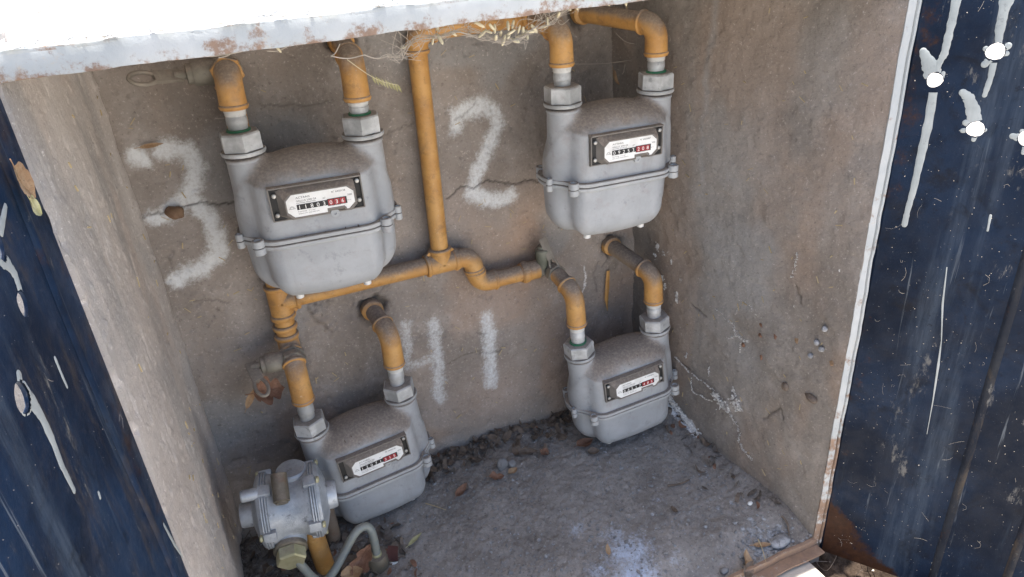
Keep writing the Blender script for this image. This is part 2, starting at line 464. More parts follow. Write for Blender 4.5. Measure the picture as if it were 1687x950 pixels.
rel += .0030 * fbm(X, Z, 9, 3, 3) + .0011 * fbm(X, Z, 55, 4, 8) - .0011 * np.abs(fbm(X, Z, 24, 4, 21))
lumps = fbm(X, Z, 95, 2, 31); rel += .0022 * sstep(.75, 1.15, lumps) - .0026 * sstep(.80, 1.2, fbm(X, Z, 70, 2, 37))
for c in ([(515, 500), (530, 525), (548, 545)], [(518, 505), (545, 530)]):               # smear of extra mortar by the elbow
    rel += .004 * (1 - sstep(.003, .013, polydist(wx, wz, px2(c)))) * (.6 + .6 * fbm(X, Z, 120, 3, 40))
for (hx, hz) in ((.322, .768), (.7042, .766), (.7558, .3519), (.2987, .3464)):
    dd = np.hypot(wx - hx, wz - hz) + .004 * fbm(X, Z, 90, 3, 44)
    crack = np.maximum(crack, .75 * (1 - sstep(.019, .025, dd))); rel -= .005 * (1 - sstep(.018, .026, dd)); rel += .003 * np.exp(-((dd - .031) / .006) ** 2)
P = np.stack([X, -rel, Z], -1)
back_wall = grid_obj('back_wall', P, dict(paint=paint, crack=crack, warm=warm, grey=grey, eff=eff), M_back, (0, .12, 0))
tag(back_wall, kind='structure')

def paint_run(pts, ws):
    V = []; F = []
    for (a, c), w in zip(pts, ws):
        x, z = bw(a, c)
        for k_ in (-1, -.5, 0, .5, 1): V.append((x + k_ * w, -.0045 - .0012 * (1 - abs(k_)), z))
    for i in range(len(pts) - 1):
        for k_ in range(4): F.append((i * 5 + k_, i * 5 + k_ + 1, i * 5 + k_ + 6, i * 5 + k_ + 5))
    mesh_obj('paint_run', V, F, M_yellow, back_wall)
paint_run([(1000, 444), (999, 460), (998, 476), (997, 490), (998, 500), (999, 510)], [.0035, .0042, .0045, .0040, .0022, .0006])
# ---- right wall
ys = np.arange(.02, -.446, -st); zs2 = np.arange(-.12, .855, st)
Yr, Zr = np.meshgrid(ys, zs2, indexing='ij')
Xr = xr(Yr, Zr)
eff = np.zeros_like(Yr); crack = np.zeros_like(Yr); rel = np.zeros_like(Yr)
def rpx(pts): return [rw(*p) for p in pts]
def c6(pts): return [(1080 + a / 2.5, 380 + b / 2.5) for a, b in pts]
wy = Yr + .003 * fbm(Yr, Zr, 70, 3, 51); wz = Zr + .003 * fbm(Yr, Zr, 70, 3, 61)
RC = [([(290, 110), (320, 150), (345, 185), (375, 210), (385, 260)], 2.2, .9), ([(385, 260), (390, 300), (410, 335), (445, 358)], 1.6, .75),
      ([(375, 290), (350, 315), (330, 345)], 1.6, .7), ([(345, 260), (358, 288)], 1.4, .6), ([(215, 305), (260, 325), (300, 370)], 1.0, .3),
      ([(300, 370), (325, 385), (335, 430)], 2.6, .8), ([(295, 440), (335, 432), (385, 455)], 2.2, .85), ([(350, 440), (350, 500)], 1.0, .6),
      ([(85, 520), (130, 570), (210, 630), (245, 655)], 1.6, .75), ([(310, 750), (330, 790), (345, 820), (345, 870), (380, 920), (400, 945)], 2.4, .72),
      ([(590, 95), (580, 140), (565, 190)], 2.6, .62), ([(225, 560), (220, 600)], 1.0, .6), ([(150, 600), (155, 660), (235, 700)], 1.0, .5), ([(128, 500), (128, 520)], 1.2, .8),
      ([(320, 640), (335, 690)], 3.0, .8)]
for i, (c, w, a) in enumerate(RC):
    w *= .001; d = polydist(wy, wz, jag(rpx(c6(c)), .002, 5, 70 + i)); f = 1 - sstep(w * .4, w * 2.0, d)
    eff = np.maximum(eff, .40 * a * f); rel += .0004 * f
for (a, b, r) in ((255, 680, .009), (280, 710, .012), (300, 730, .008), (335, 700, .011), (345, 720, .007)):   # salt crust
    y0, z0 = rw(1080 + a / 2.5, 380 + b / 2.5); f = np.exp(-(np.hypot(wy - y0, wz - z0) / r) ** 2)
    rel += .0055 * f * (.7 + .9 * fbm(Yr, Zr, 150, 3, 90)); eff = np.maximum(eff, .42 * f)
for (a, b, r) in ((1084, 406, 5), (1080, 420, 3.5), (1095, 417, 3.5), (1101, 414, 3), (1108, 430, 3), (1092, 458, 4), (1096, 470, 5), (1115, 484, 5), (1117, 495, 4), (1381, 447, 2.5), (1310, 503, 2.2)):
    y0, z0 = rw(a, b); f = 1 - sstep(.3 * r * .0009, 1.7 * r * .0009, np.hypot(wy - y0, (wz - z0) * .8)); eff = np.maximum(eff, .85 * f); rel += .001 * f
for c, w, a in (([(1103, 652), (1112, 668), (1126, 684), (1142, 702), (1157, 722)], .0075, .95), ([(1103, 645), (1108, 660)], .006, .8)):
    d = polydist(wy, wz, rpx(c)); eff = np.maximum(eff, .72 * a * (1 - sstep(w * .1, w * 1.7, d)))
warm = np.clip(.7 * sstep(.1, .8, fbm(Yr, Zr * .4, 9, 4, 13)), 0, 1) * .8
gy, gz = rw(1210, 450)
grey = np.clip(np.exp(-((Yr - gy) / .085) ** 2 - ((Zr - gz) / .20) ** 2) * (.9 + .7 * fbm(Yr, Zr, 14, 4, 19)), 0, 1)
sy = rw(1165, 200)[0]
grey = np.maximum(grey, .7 * np.exp(-((wy - sy - .01 * vn(Zr * 9, Zr * 0, 4)) / .006) ** 2) * sstep(.40, .5, Zr))
rel += .0026 * fbm(Yr, Zr, 8, 3, 6) + .0008 * fbm(Yr, Zr, 60, 4, 9) - .0008 * np.abs(fbm(Yr, Zr * .4, 20, 3, 23))
rel += .0009 * sstep(.7, 1.1, fbm(Yr, Zr, 80, 2, 33)) - .0007 * sstep(.8, 1.2, fbm(Yr, Zr, 60, 2, 35))
for i in range(4):
    c = [[(1110, 590), (1135, 610)], [(1140, 500), (1165, 520)], [(1255, 690), (1285, 672), (1290, 690)], [(1310, 470), (1318, 500)]][i]
    f = 1 - sstep(.0008, .0026, polydist(Yr, Zr, jag(rpx(c), .002, 5, i))); crack = np.maximum(crack, .6 * f); rel -= .002 * f
P = np.stack([Xr - rel, Yr, Zr], -1)
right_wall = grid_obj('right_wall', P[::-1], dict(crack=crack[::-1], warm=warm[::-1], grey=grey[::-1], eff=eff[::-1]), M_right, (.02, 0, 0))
tag(right_wall, kind='structure')

# ---- left wall, with a soft fold where the plaster thickens towards the front
ysl = np.arange(-.443, .02, st); zsl = np.arange(-.12, .855, st)
Yl, Zl = np.meshgrid(ysl, zsl, indexing='ij')
fold = -.13 - .05 * np.abs(Zl - .35) / .35 + .012 * vn(Zl * 9, Zl * 0, 2)
rel = .0035 * sstep(.03, -.03, Yl - fold) - .002 * sstep(-.33, -.44, Yl) + .0014 * fbm(Yl, Zl, 10, 3, 7) + .0006 * fbm(Yl, Zl, 60, 4, 12)
rel += .0013 * sstep(.6, 1.1, fbm(Yl, Zl, 85, 2, 39)) - .0016 * sstep(.75, 1.15, fbm(Yl, Zl * .5, 60, 2, 45))
rel += .010 * np.exp(-((Yl) / .028) ** 2)                                               # fillet into the back corner
rel -= .004 * sstep(.2, .9, fbm(Yl, Zl, 40, 3, 47)) * sstep(-.425, -.443, Yl)
warm = np.clip(.8 * sstep(-.25, .6, fbm(Yl, Zl, 7, 4, 15)) * sstep(-.30, -.05, Yl) + .35, 0, 1) * .5
grey = np.clip(.6 * sstep(.1, .8, fbm(Yl, Zl * .4, 12, 4, 27)), 0, 1)
P = np.stack([rel, Yl, Zl], -1)
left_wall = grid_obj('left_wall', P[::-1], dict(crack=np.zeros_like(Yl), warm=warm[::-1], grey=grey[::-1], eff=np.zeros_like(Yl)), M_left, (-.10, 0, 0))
tag(left_wall, kind='structure')

# ---- dirt floor of the box
xf = np.arange(-.03, .889, .0024); yf = np.arange(-.4415, .02, .0024)
Xf, Yf = np.meshgrid(xf, yf, indexing='ij')
zf = floorz(Xf, Yf)
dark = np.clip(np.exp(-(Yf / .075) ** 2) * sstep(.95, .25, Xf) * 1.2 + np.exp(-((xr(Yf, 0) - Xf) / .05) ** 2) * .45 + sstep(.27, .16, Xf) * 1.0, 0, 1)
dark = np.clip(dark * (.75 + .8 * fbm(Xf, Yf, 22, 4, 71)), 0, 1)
zf = zf + .0022 * fbm(Xf, Yf, 14, 3, 73) + .0015 * fbm(Xf, Yf, 110, 4, 77, .6) + dark * (.004 * np.abs(fbm(Xf, Yf, 70, 4, 79)))
blue = np.zeros_like(Xf)
for (a, b, r, k) in ((1035, 905, .040, .55), (1010, 880, .026, .40), (950, 872, .018, .40), (1050, 940, .040, .55), (1110, 910, .022, .3), (1085, 825, .018, .25), (985, 935, .02, .45), (1295, 890, .02, .35)):
    p = atz(a, b, -.02); r *= 1.25; blue = np.maximum(blue, 1.25 * k * np.exp(-((Xf - p[0]) / r) ** 2 - ((Yf - p[1]) / (r * .8)) ** 2))
eff = np.zeros_like(Xf)
lp = [tuple(float(v) for v in (CAM + 0 * CAM)[:2])]
cre = [rw(1103, 658), rw(1126, 687), rw(1157, 724)]
d = polydist(Xf, Yf, [(float(xr(y, 0)) - .004, y) for y, z in cre]); eff = .75 * (1 - sstep(.001, .013, d))
P = np.stack([Xf, Yf, zf], -1)
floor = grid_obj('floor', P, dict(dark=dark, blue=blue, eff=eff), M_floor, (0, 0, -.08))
tag(floor, kind='structure')

# ---- roof slab on top, sunlit
def roof():
    xs = np.arange(-.13, 1.05, .006); ys = np.concatenate([np.arange(-.405, -.30, .0015), np.arange(-.30, .9, .02)])
    X, Y = np.meshgrid(xs, ys, indexing='ij')
    edge = -.392 + .010 * fbm(X, X * 0, 40, 4, 5) + .008 * fbm(X, X * 0, 9, 2, 8)
    z = .8475 + .0045 * sstep(-.003, .003, Y - edge) + .0008 * fbm(X, Y, 50, 3, 4)
    return grid_obj('roof_slab', np.stack([X, Y, z], -1), {}, M_roof, (0, 0, -.020))
tag(roof(), kind='structure')

# ---- sill and earth just outside the front, lower right
sb = MB()
sb.box((.345, -.512, -.098), (.515, .058, .026), .004)
tag(sb.build('concrete_sill', M_sill), kind='structure')

gs = MB()
xs_ = np.arange(.862, 1.20, .008); ys_ = np.arange(-.72, -.36, .008); Xs, Ys = np.meshgrid(xs_, ys_, indexing='ij')
soil_z = -.100 + .012 * fbm(Xs, Ys, 18, 4, 3) + .006 * fbm(Xs, Ys, 70, 3, 5)
tag(grid_obj('soil', np.stack([Xs, Ys, soil_z], -1), {}, leafmat_soil(), (0, 0, -.03)), kind='structure')

# ------------------------------------------------------------------ steel door frame
frame = tag(empty('door_frame', (.44, -D, 0)), 'white painted rusty angle iron frame around the meter box opening', 'door frame')
def bar(name, c, h, bev=.0012, rust=0.2, rot=None, seg=None):
    """steel strip, subdivided along its longest side so chips and dents show"""
    ax = int(np.argmax(h)); n = int(h[ax] * 2 / .004) + 1
    mb = MB(); mb.box((0, 0, 0), h, bev)
    bm = bmesh.new(); me0 = bpy.data.meshes.new('t'); me0.from_pydata(mb.V, [], mb.F); bm.from_mesh(me0); bpy.data.meshes.remove(me0)
    for k in range(1, n):
        no = [0, 0, 0]; no[ax] = 1; co_ = [0, 0, 0]; co_[ax] = -h[ax] + 2 * h[ax] * k / n
        bmesh.ops.bisect_plane(bm, geom=bm.verts[:] + bm.edges[:] + bm.faces[:], plane_co=co_, plane_no=no)
    M = rot if rot is not None else Matrix.Identity(3)
    bm.verts.index_update()
    V = np.array([Vector(c) + M @ v.co for v in bm.verts]); F = [[v.index for v in f.verts] for f in bm.faces]; bm.free()
    L = V[:, ax] if rot is None else V[:, 2]
    V[:, 1] += .0010 * fbm(L, L * 0 + V[:, 2] * .2, 22, 3, 3); V[:, 2] += .0009 * fbm(L, V[:, 1] * 4, 35, 3, 9)
    o = mesh_obj(name, V - np.array([.44, -D, 0]), F, M_white, frame, True, 35)
    at = o.data.attributes.new('rust', 'FLOAT', 'POINT'); r = rust(V) if callable(rust) else np.full(len(V), rust)
    at.data.foreach_set('value', np.asarray(r, np.float32)); return o
bar('lintel', (.44, -.4430, .8372), (.53, .0020, .0100), .0008, lambda V: .16 + .62 * sstep(.8335, .8265, V[:, 2]))
bar('lintel_flange', (.44, -.4180, .8455), (.53, .0270, .0019), .0008, .42)
jr = Matrix.Rotation(math.radians(-30), 3, 'Z')
bar('jamb', (.8845, -.4465, .382), (.0044, .0018, .440), .0008, lambda V: .30 + .36 * sstep(.45, .0, V[:, 2]) + .25 * sstep(.10, .0, V[:, 2]), jr)
bar('jamb_return', (.8925, -.4400, .382), (.0018, .0110, .440), .0008, lambda V: .3 + .6 * sstep(.45, .0, V[:, 2]))
bar('jamb', (-.0075, -.4440, .382), (.0022, .0012, .440), .0008, .50).data.materials[0] = M_navyL
bar('sill_bar', (.44, -.4450, -.054), (.447, .0030, .0080), .001, 1.1)
bar('sill_flange', (.44, -.4540, -.0625), (.447, .0120, .0018), .0008, 1.1)

# peeling paint flakes along the roof's front edge
rnd = random.Random(4)
fl = MB()
for k in range(170):
    x = rnd.uniform(-.02, .62); s = rnd.uniform(.002, .008); y = rnd.uniform(-.444, -.405) if k % 3 else rnd.uniform(-.448, -.444)
    a = rnd.uniform(0, 6.3); up_ = rnd.uniform(.0006, .0035)
    pts = [(x + s * rnd.uniform(.5, 1.2) * math.cos(a + t), y + .55 * s * rnd.uniform(.5, 1.2) * math.sin(a + t)) for t in (0, 1.3, 2.4, 3.6, 5.0)]
    V = [(p[0], p[1], .8484 + (up_ if i % 2 else 0)) for i, p in enumerate(pts)]
    V += [(v[0], v[1], v[2] - .0005) for v in V]
    fl.add(V, [(0, 1, 2, 3, 4), (9, 8, 7, 6, 5)] + [(i, i + 5, (i + 1) % 5 + 5, (i + 1) % 5) for i in range(5)])
flo = fl.build('paint_flakes', M_roof, None, False)
tag(flo, 'curled white paint flakes along the roof edge above the lintel', 'paint flakes', kind='stuff')

# ------------------------------------------------------------------ doors
def door(name, hinge, dirv, width, z0, z1, holes, mat, label, rustf, sgn):
    root = tag(empty(name, (hinge[0], hinge[1], z0)), label, 'door')
    d = Vector((dirv[0], dirv[1], 0)).normalized(); nrm = Vector((-d.y, d.x, 0)) * sgn   # nrm: towards the inside face
    n, m = int(width / .01), int((z1 - z0) / .01)
    us = np.linspace(0, width, n + 1); zz = np.linspace(z0, z1, m + 1)
    # keep the grid, cut each hole as a square patch with a round ring inside
    V = []; F = []; vid = {}
    def wav(u, z): return .0022 * float(fbm(np.array(u), np.array(z), 5, 2, 91)) * min(1, u / .05)
    def add(u, z, back=False):
        key = (round(u, 5), round(z, 5), back)
        if key not in vid:
            p = d * u + nrm * (wav(u, z) - (.0022 if back else 0)); V.append((p.x, p.y, z - z0)); vid[key] = len(V) - 1
        return vid[key]
    cut = set(); rings = []
    for (hu, hz, r, rb) in holes:
        i0, i1 = int((hu - r * 1.35) / width * n), int((hu + r * 1.35) / width * n) + 1
        j0, j1 = int((hz - r * 1.35 - z0) / (z1 - z0) * m), int((hz + r * 1.35 - z0) / (z1 - z0) * m) + 1
        i0 = max(i0, 0)
        for i in range(i0, i1):
            for j in range(j0, j1): cut.add((i, j))
        loop = [(i, j0) for i in range(i0, i1)] + [(i1, j) for j in range(j0, j1)] + [(i, j1) for i in range(i1, i0, -1)] + [(i0, j) for j in range(j1, j0, -1)]
        rings.append((hu, hz, r, [(us[i], zz[j]) for i, j in loop]))
    for i in range(n):
        for j in range(m):
            if (i, j) in cut: continue
            a = [(us[i], zz[j]), (us[i + 1], zz[j]), (us[i + 1], zz[j + 1]), (us[i], zz[j + 1])]
            F.append([add(*p) for p in a]); F.append([add(*p, True) for p in a][::-1])
    for (hu, hz, r, loop) in rings:
        rr = random.Random(int(hu * 1e4)); L = len(loop); K = 4
        inner = []
        for (u, z) in loop:
            a = math.atan2(z - hz, u - hu); q = r * (1 + .05 * math.sin(3 * a + hu * 50)); inner.append((hu + q * math.cos(a), hz + q * math.sin(a)))
        for k in range(L):
            k2 = (k + 1) % L
            F.append([add(*loop[k]), add(*loop[k2]), add(*inner[k2]), add(*inner[k])])
            F.append([add(*loop[k], True), add(*inner[k], True), add(*inner[k2], True), add(*loop[k2], True)])
            F.append([add(*inner[k]), add(*inner[k2]), add(*inner[k2], True), add(*inner[k], True)])
    for lst in ([(us[i], z0) for i in range(n + 1)], [(us[i], z1) for i in range(n + 1)], [(0.0, zz[j]) for j in range(m + 1)], [(us[-1], zz[j]) for j in range(m + 1)]):
        for a, b in zip(lst[:-1], lst[1:]): F.append([add(*a), add(*a, True), add(*b, True), add(*b)])
    bm = bmesh.new(); me = bpy.data.meshes.new('panel'); me.from_pydata(V, [], F); bm.from_mesh(me)
    bmesh.ops.recalc_face_normals(bm, faces=bm.faces[:]); bm.to_mesh(me); bm.free()
    me.materials.append(mat); me.polygons.foreach_set('use_smooth', [True] * len(me.polygons)); me.set_sharp_from_angle(angle=.7)
    uu = np.array([v.co.x * d.x + v.co.y * d.y for v in me.vertices]); zc = np.array([v.co.z + z0 for v in me.vertices])
    at = me.attributes.new('rust', 'FLOAT', 'POINT'); at.data.foreach_set('value', rustf(uu, zc).astype(np.float32))
    link(bpy.data.objects.new('panel', me), root)
    def P(u, z, off=0.0): q = d * u + nrm * (off + wav(u, z)); return Vector((q.x, q.y, z - z0))
    return root, P, d, nrm

def rib(root, P, u0, z0, z1, w, h, mat, rust=.2, lean=0.0):
    prof = [(-w, .0002), (-w * .55, h * .8), (-w * .2, h), (w * .2, h), (w * .55, h * .8), (w, .0002)]
    V = []; F = []; m = 60
    for j in range(m + 1):
        z = z0 + (z1 - z0) * j / m
        for (a, b) in prof: V.append(P(u0 + a + lean * (z - z0), z, b))
    k = len(prof)
    for j in range(m):
        for i in range(k - 1): F.append((j * k + i, j * k + i + 1, (j + 1) * k + i + 1, (j + 1) * k + i))
    o = mesh_obj('rib', V, F, mat, root)
    at = o.data.attributes.new('rust', 'FLOAT', 'POINT'); at.data.foreach_set('value', np.full(len(V), rust, np.float32))

def drip(root, P, pts, widths, seed=0, holes=()):
    """a run of thick paint: a low mound following a path on the sheet"""
    rr = random.Random(seed); q = []; ws = []
    n = len(pts)
    for i in range(n - 1):
        for k in range(6):
            t = k / 6; q.append((pts[i][0] + (pts[i + 1][0] - pts[i][0]) * t, pts[i][1] + (pts[i + 1][1] - pts[i][1]) * t)); ws.append(widths[i] + (widths[i + 1] - widths[i]) * t)
    q.append(pts[-1]); ws.append(widths[-1])
    V = []; F = []; K = 9; N = len(q)
    # round both ends
    def ext(i, s):
        a = q[0] if s < 0 else q[-1]; b = q[1] if s < 0 else q[-2]; dx, dz = a[0] - b[0], a[1] - b[1]; L = math.hypot(dx, dz); return dx / L, dz / L
    e0, e1 = ext(0, -1), ext(0, 1)
    head = [((q[0][0] + e0[0] * ws[0] * math.sin(a), q[0][1] + e0[1] * ws[0] * math.sin(a)), ws[0] * math.cos(a)) for a in (1.45, 1.1, .7, .35)]
    tail = [((q[-1][0] + e1[0] * ws[-1] * math.sin(a), q[-1][1] + e1[1] * ws[-1] * math.sin(a)), ws[-1] * math.cos(a)) for a in (.35, .7, 1.1, 1.45)]
    pts2 = [h[0] for h in head] + q + [t[0] for t in tail]; w2 = [h[1] for h in head] + [w * rr.uniform(.9, 1.12) for w in ws] + [t[1] for t in tail]
    for i, p in enumerate(pts2):
        a = pts2[max(i - 1, 0)]; b = pts2[min(i + 1, len(pts2) - 1)]; dx, dz = b[0] - a[0], b[1] - a[1]; L = math.hypot(dx, dz) + 1e-9; nx, nz = -dz / L, dx / L
        for k in range(K):
            s = -1 + 2 * k / (K - 1); V.append(P(p[0] + nx * s * w2[i], p[1] + nz * s * w2[i], .0003 + .0007 * math.sqrt(max(0, 1 - s * s)) * min(1, w2[i] / .003)))
    uz = []
    for i, p in enumerate(pts2):
        a = pts2[max(i - 1, 0)]; b = pts2[min(i + 1, len(pts2) - 1)]; dx, dz = b[0] - a[0], b[1] - a[1]; L = math.hypot(dx, dz) + 1e-9
        for k in range(K): q_ = -1 + 2 * k / (K - 1); uz.append((p[0] - dz / L * q_ * w2[i], p[1] + dx / L * q_ * w2[i]))
    for i in range(len(pts2) - 1):
        for k in range(K - 1):
            f = (i * K + k, i * K + k + 1, (i + 1) * K + k + 1, (i + 1) * K + k)
            if all(math.hypot(uz[j][0] - h[0], uz[j][1] - h[1]) > h[2] * 1.0 for j in f for h in holes): F.append(f)
    return mesh_obj('paint_drip', V, F, M_drip, root)

# right door
HR = (.8960, -.4520); ang = math.radians(-55); DR = (math.cos(ang), math.sin(ang))
def onplane(px, py, a, dv):
    dd = ray(px, py); n = np.array([-dv[1], dv[0], 0]); A = np.array([a[0], a[1], 0])
    p = CAM + np.dot(A - CAM, n) / np.dot(dd, n) * dd
    return float((p[0] - a[0]) * dv[0] + (p[1] - a[1]) * dv[1]), float(p[2])
def rd(px, py): return onplane(px, py, HR, DR)
hr = [(*rd(1640, 85), .0093, 0), (*rd(1540, 132), .0085, 0), (*rd(1607, 213), .0092, 0), (*rd(1693, 228), .0092, 0)]
rdoor, PR, dR, nR = door('metal_door', HR, DR, .45, -.075, .835, hr, M_navy,
    'navy blue steel door with bright round holes and paint drips, open on the right',
    lambda u, z: .22 * sstep(.03, .01, u) + .9 * sstep(.055, .02, z + u * .95) + .30 * sstep(.05, .02, u) * sstep(.52, .70, z), -1)
m = MB(); m.box((.0015, .020, .455), (.0012, .020, .453), .0005); o = m.build('gap_blocker', M_navy, rdoor)  # strip added to block bright ground seen through the hinge gap
at = o.data.attributes.new('rust', 'FLOAT', 'POINT'); at.data.foreach_set('value', np.full(len(m.V), .33, np.float32))
ru, rz = rd(1610, 700)
rib(rdoor, PR, ru, -.075, .835, .0055, .0028, M_rib, .18)
rib(rdoor, PR, rd(1672, 850)[0] + .015, -.075, .835, .0055, .0028, M_rib, .18)
def rdrip(pts, w, s): drip(rdoor, PR, [rd(*p) for p in pts], [x * .00036 for x in w], s, hr)
rdrip([(1541, 124), (1547, 104), (1556, 88), (1563, 58), (1570, 28), (1577, -8)], [8, 9, 11, 11, 12, 14], 1)
rdrip([(1536, 120), (1531, 105), (1525, 93), (1521, 84)], [24, 22, 15, 11], 2)
rdrip([(1539, 142), (1530, 200), (1516, 262), (1505, 312), (1495, 347), (1490, 370)], [12, 14, 12, 10, 9, 9], 3)
rdrip([(1645, 70), (1647, 50), (1653, 20), (1661, -10)], [10, 12, 14, 20], 4)
rdrip([(1638, 98), (1632, 128), (1622, 157)], [9, 8, 7], 5)
rdrip([(1650, 84), (1661, 75)], [10, 10], 6); rdrip([(1650, 88), (1658, 88)], [8, 8], 7); rdrip([(1632, 80), (1624, 80)], [8, 8], 8); rdrip([(1632, 96), (1622, 106)], [12, 10], 9)
rdrip([(1606, 200), (1602, 178), (1595, 160), (1586, 152)], [20, 19, 15, 11], 10)
rdrip([(1600, 206), (1591, 202)], [10, 10], 11); rdrip([(1600, 215), (1586, 215)], [9, 8], 12); rdrip([(1607, 220), (1604, 230)], [9, 7], 13); rdrip([(1615, 214), (1622, 214)], [8, 7], 14)
rdrip([(1692, 228), (1680, 227), (1668, 224)], [14, 12, 9], 15); rdrip([(1692, 220), (1684, 216)], [8, 7], 16); rdrip([(1690, 240), (1686, 252)], [8, 6], 17)
rdrip([(1532, 128), (1526, 126)], [8, 7], 18); rdrip([(1551, 128), (1554, 120)], [7, 6], 19)
rdrip([(1560, 440), (1553, 500), (1551, 560), (1546, 600), (1537, 660), (1527, 715)], [1.5, 3, 1.5, 4, 2, 1], 20)
rdrip([(1632, 355), (1627, 380)], [4, 3], 21)

# left door
HL = (-.0020, -.4480); DL = (-.06, -1.0); l_ = math.hypot(*DL); DL = (DL[0] / l_, DL[1] / l_)
def ld(px, py): return onplane(px, py, HL, DL)
hl = [(*ld(-2, 405), .0090, 0), (*ld(40, 500), .0085, 0), (*ld(38, 655), .0098, 0)]
ldoor, PL_, dL, nL = door('metal_door', HL, DL, .45, -.075, .835, hl, M_navyL,
    'scraped navy blue steel door standing open on the left, seen edge on', lambda u, z: .25 * sstep(.05, .02, u) + .12 + 0 * z, 1)
m = MB(); m.box((-.0015, .016, .455), (.0010, .016, .453), .0004); o = m.build('gap_blocker', M_navyL, ldoor)  # added strip behind the hinge, shuts out sunlit ground as on the right door
at = o.data.attributes.new('rust', 'FLOAT', 'POINT'); at.data.foreach_set('value', np.full(len(m.V), .3, np.float32))
def ldrip(pts, w, s): drip(ldoor, PL_, [ld(*p) for p in pts], [x * .00040 for x in w], s, hl)
ldrip([(2, 425), (14, 434), (26, 452), (34, 476), (40, 490)], [16, 13, 11, 9, 8], 1)
ldrip([(43, 505), (46, 514)], [7, 7], 2); ldrip([(33, 618), (36, 640)], [9, 9], 3)
ldrip([(43, 640), (56, 662), (70, 684), (88, 722), (104, 765), (124, 806)], [13, 15, 13, 11, 9, 7], 4)
ldrip([(40, 672), (48, 668)], [12, 12], 5); ldrip([(164, 812), (166, 818)], [5, 5], 6); ldrip([(1, 380), (8, 340)], [10, 6], 7)
ldrip([(93, 590), (105, 620), (112, 636)], [5, 5, 4], 8); ldrip([(268, 865), (285, 895), (302, 918)], [6, 8, 6], 9)
rib(ldoor, PL_, .045, -.075, .835, .0060, .0030, M_navyL, .25)

# ------------------------------------------------------------------ gas meter
def surface_nets(f, lo, hi, h):
    ax = [np.arange(l, u + h, h) for l, u in zip(lo, hi)]
    G = np.meshgrid(*ax, indexing='ij'); S = f(*G); sg = S < 0
    n = S.shape; c = np.zeros(tuple(k - 1 for k in n), int)
    sl_ = lambda o: tuple(slice(o[k], n[k] - 1 + o[k]) for k in range(3))
    corners = [(i, j, k) for i in (0, 1) for j in (0, 1) for k in (0, 1)]
    for o in corners: c += sg[sl_(o)]
    act = (c > 0) & (c < 8)
    acc = np.zeros(c.shape + (3,)); cnt = np.zeros(c.shape)
    for a in corners:
        for k in range(3):
            if a[k]: continue
            b = list(a); b[k] = 1
            sa, sb_ = S[sl_(a)], S[sl_(b)]; cr = (sa < 0) != (sb_ < 0)
            t = np.where(cr, sa / np.where(cr, sa - sb_, 1), 0)
            for m in range(3): acc[..., m] += np.where(cr, a[m] + (t if m == k else 0), 0)
            cnt += cr
    I = np.argwhere(act); V = acc[act] / cnt[act][:, None] + I
    V = V * h + np.array(lo); ids = -np.ones(c.shape, int); ids[act] = np.arange(len(I))
    F = []
    for k in range(3):
        u, w = (k + 1) % 3, (k + 2) % 3
        s0 = [slice(1, n[m] - 1) for m in range(3)]; s0[k] = slice(0, n[k] - 1); s1 = list(s0); s1[k] = slice(1, n[k])
        a, b = sg[tuple(s0)], sg[tuple(s1)]; cr = np.argwhere(a != b)
        if not len(cr): continue
        off = np.array([1, 1, 1]); off[k] = 0; p = cr + off
        def g(du, dw): q = p.copy(); q[:, u] += du; q[:, w] += dw; return ids[q[:, 0], q[:, 1], q[:, 2]]
        Q = np.stack([g(-1, -1), g(0, -1), g(0, 0), g(-1, 0)], 1)
        fl_ = ~a[tuple(cr.T)]; Q[fl_] = Q[fl_][:, ::-1]; F.append(Q)
    F = np.concatenate(F); F = F[(F >= 0).all(1)]
    e = 1e-4
    for _ in range(3):
        x, y, z = V.T; v0 = f(x, y, z)
        g = np.stack([(f(x + e, y, z) - f(x - e, y, z)), (f(x, y + e, z) - f(x, y - e, z)), (f(x, y, z + e) - f(x, y, z - e))], 1) / (2 * e)
        V = V - .8 * g * (v0 / (np.sum(g * g, 1) + 1e-6))[:, None]
    return V, F

def smin(a, b, k):
    h = np.clip(.5 + .5 * (b - a) / k, 0, 1); return b + (a - b) * h - k * h * (1 - h)
def rrect(x, y, cx, cy, hx, hy, r):
    qx = np.abs(x - cx) - hx + r; qy = np.abs(y - cy) - hy + r
    return np.minimum(np.maximum(qx, qy), 0) + np.hypot(np.maximum(qx, 0), np.maximum(qy, 0)) - r
def plan(x, y, g=0.0):
    a = rrect(x, y, 0, .014, .103 + g, .036 + g, .033 + g); b = rrect(x, y, 0, -.010, .080 + g, .040 + g, .026 + g)
    return smin(a, b, .011)
def rint(a, b, r):        # rounded intersection
    u = np.maximum(a + r, 0); v = np.maximum(b + r, 0)
    return np.minimum(np.maximum(a, b), -r) + np.hypot(u, v)
ZF = -.1116
def f_up(x, y, z):
    t = np.clip((z - ZF) / .11, 0, 1)
    p = plan(x, y) + .004 * t
    top = z - (-.0030 - 2.2 * x * x - 8 * np.maximum(np.abs(x) - .052, 0) ** 2)
    body = np.maximum(rint(p, top, .012), rint(rrect(x, y, 0, 0, .105, .0505, .046), top, .045))
    for s in (-1, 1):
        n = np.hypot(x - s * .076, y) - (.0236 + .016 * np.clip(-z - .008, 0, .12))
        n = np.maximum(n, z + .003); body = smin(body, n, .013)
    return np.maximum(body, ZF + .0005 - z)
def f_low(x, y, z):
    t = np.clip((ZF - z) / .095, 0, 1)
    p = plan(x, y) + .005 * t + .0008
    bot = (-.2055 + 1.2 * x * x - z)
    return np.maximum(rint(p, bot, .034), z - ZF + .0005)
Vup, Fup = surface_nets(f_up, (-.118, -.07, -.118), (.118, .065, .004), .0024)
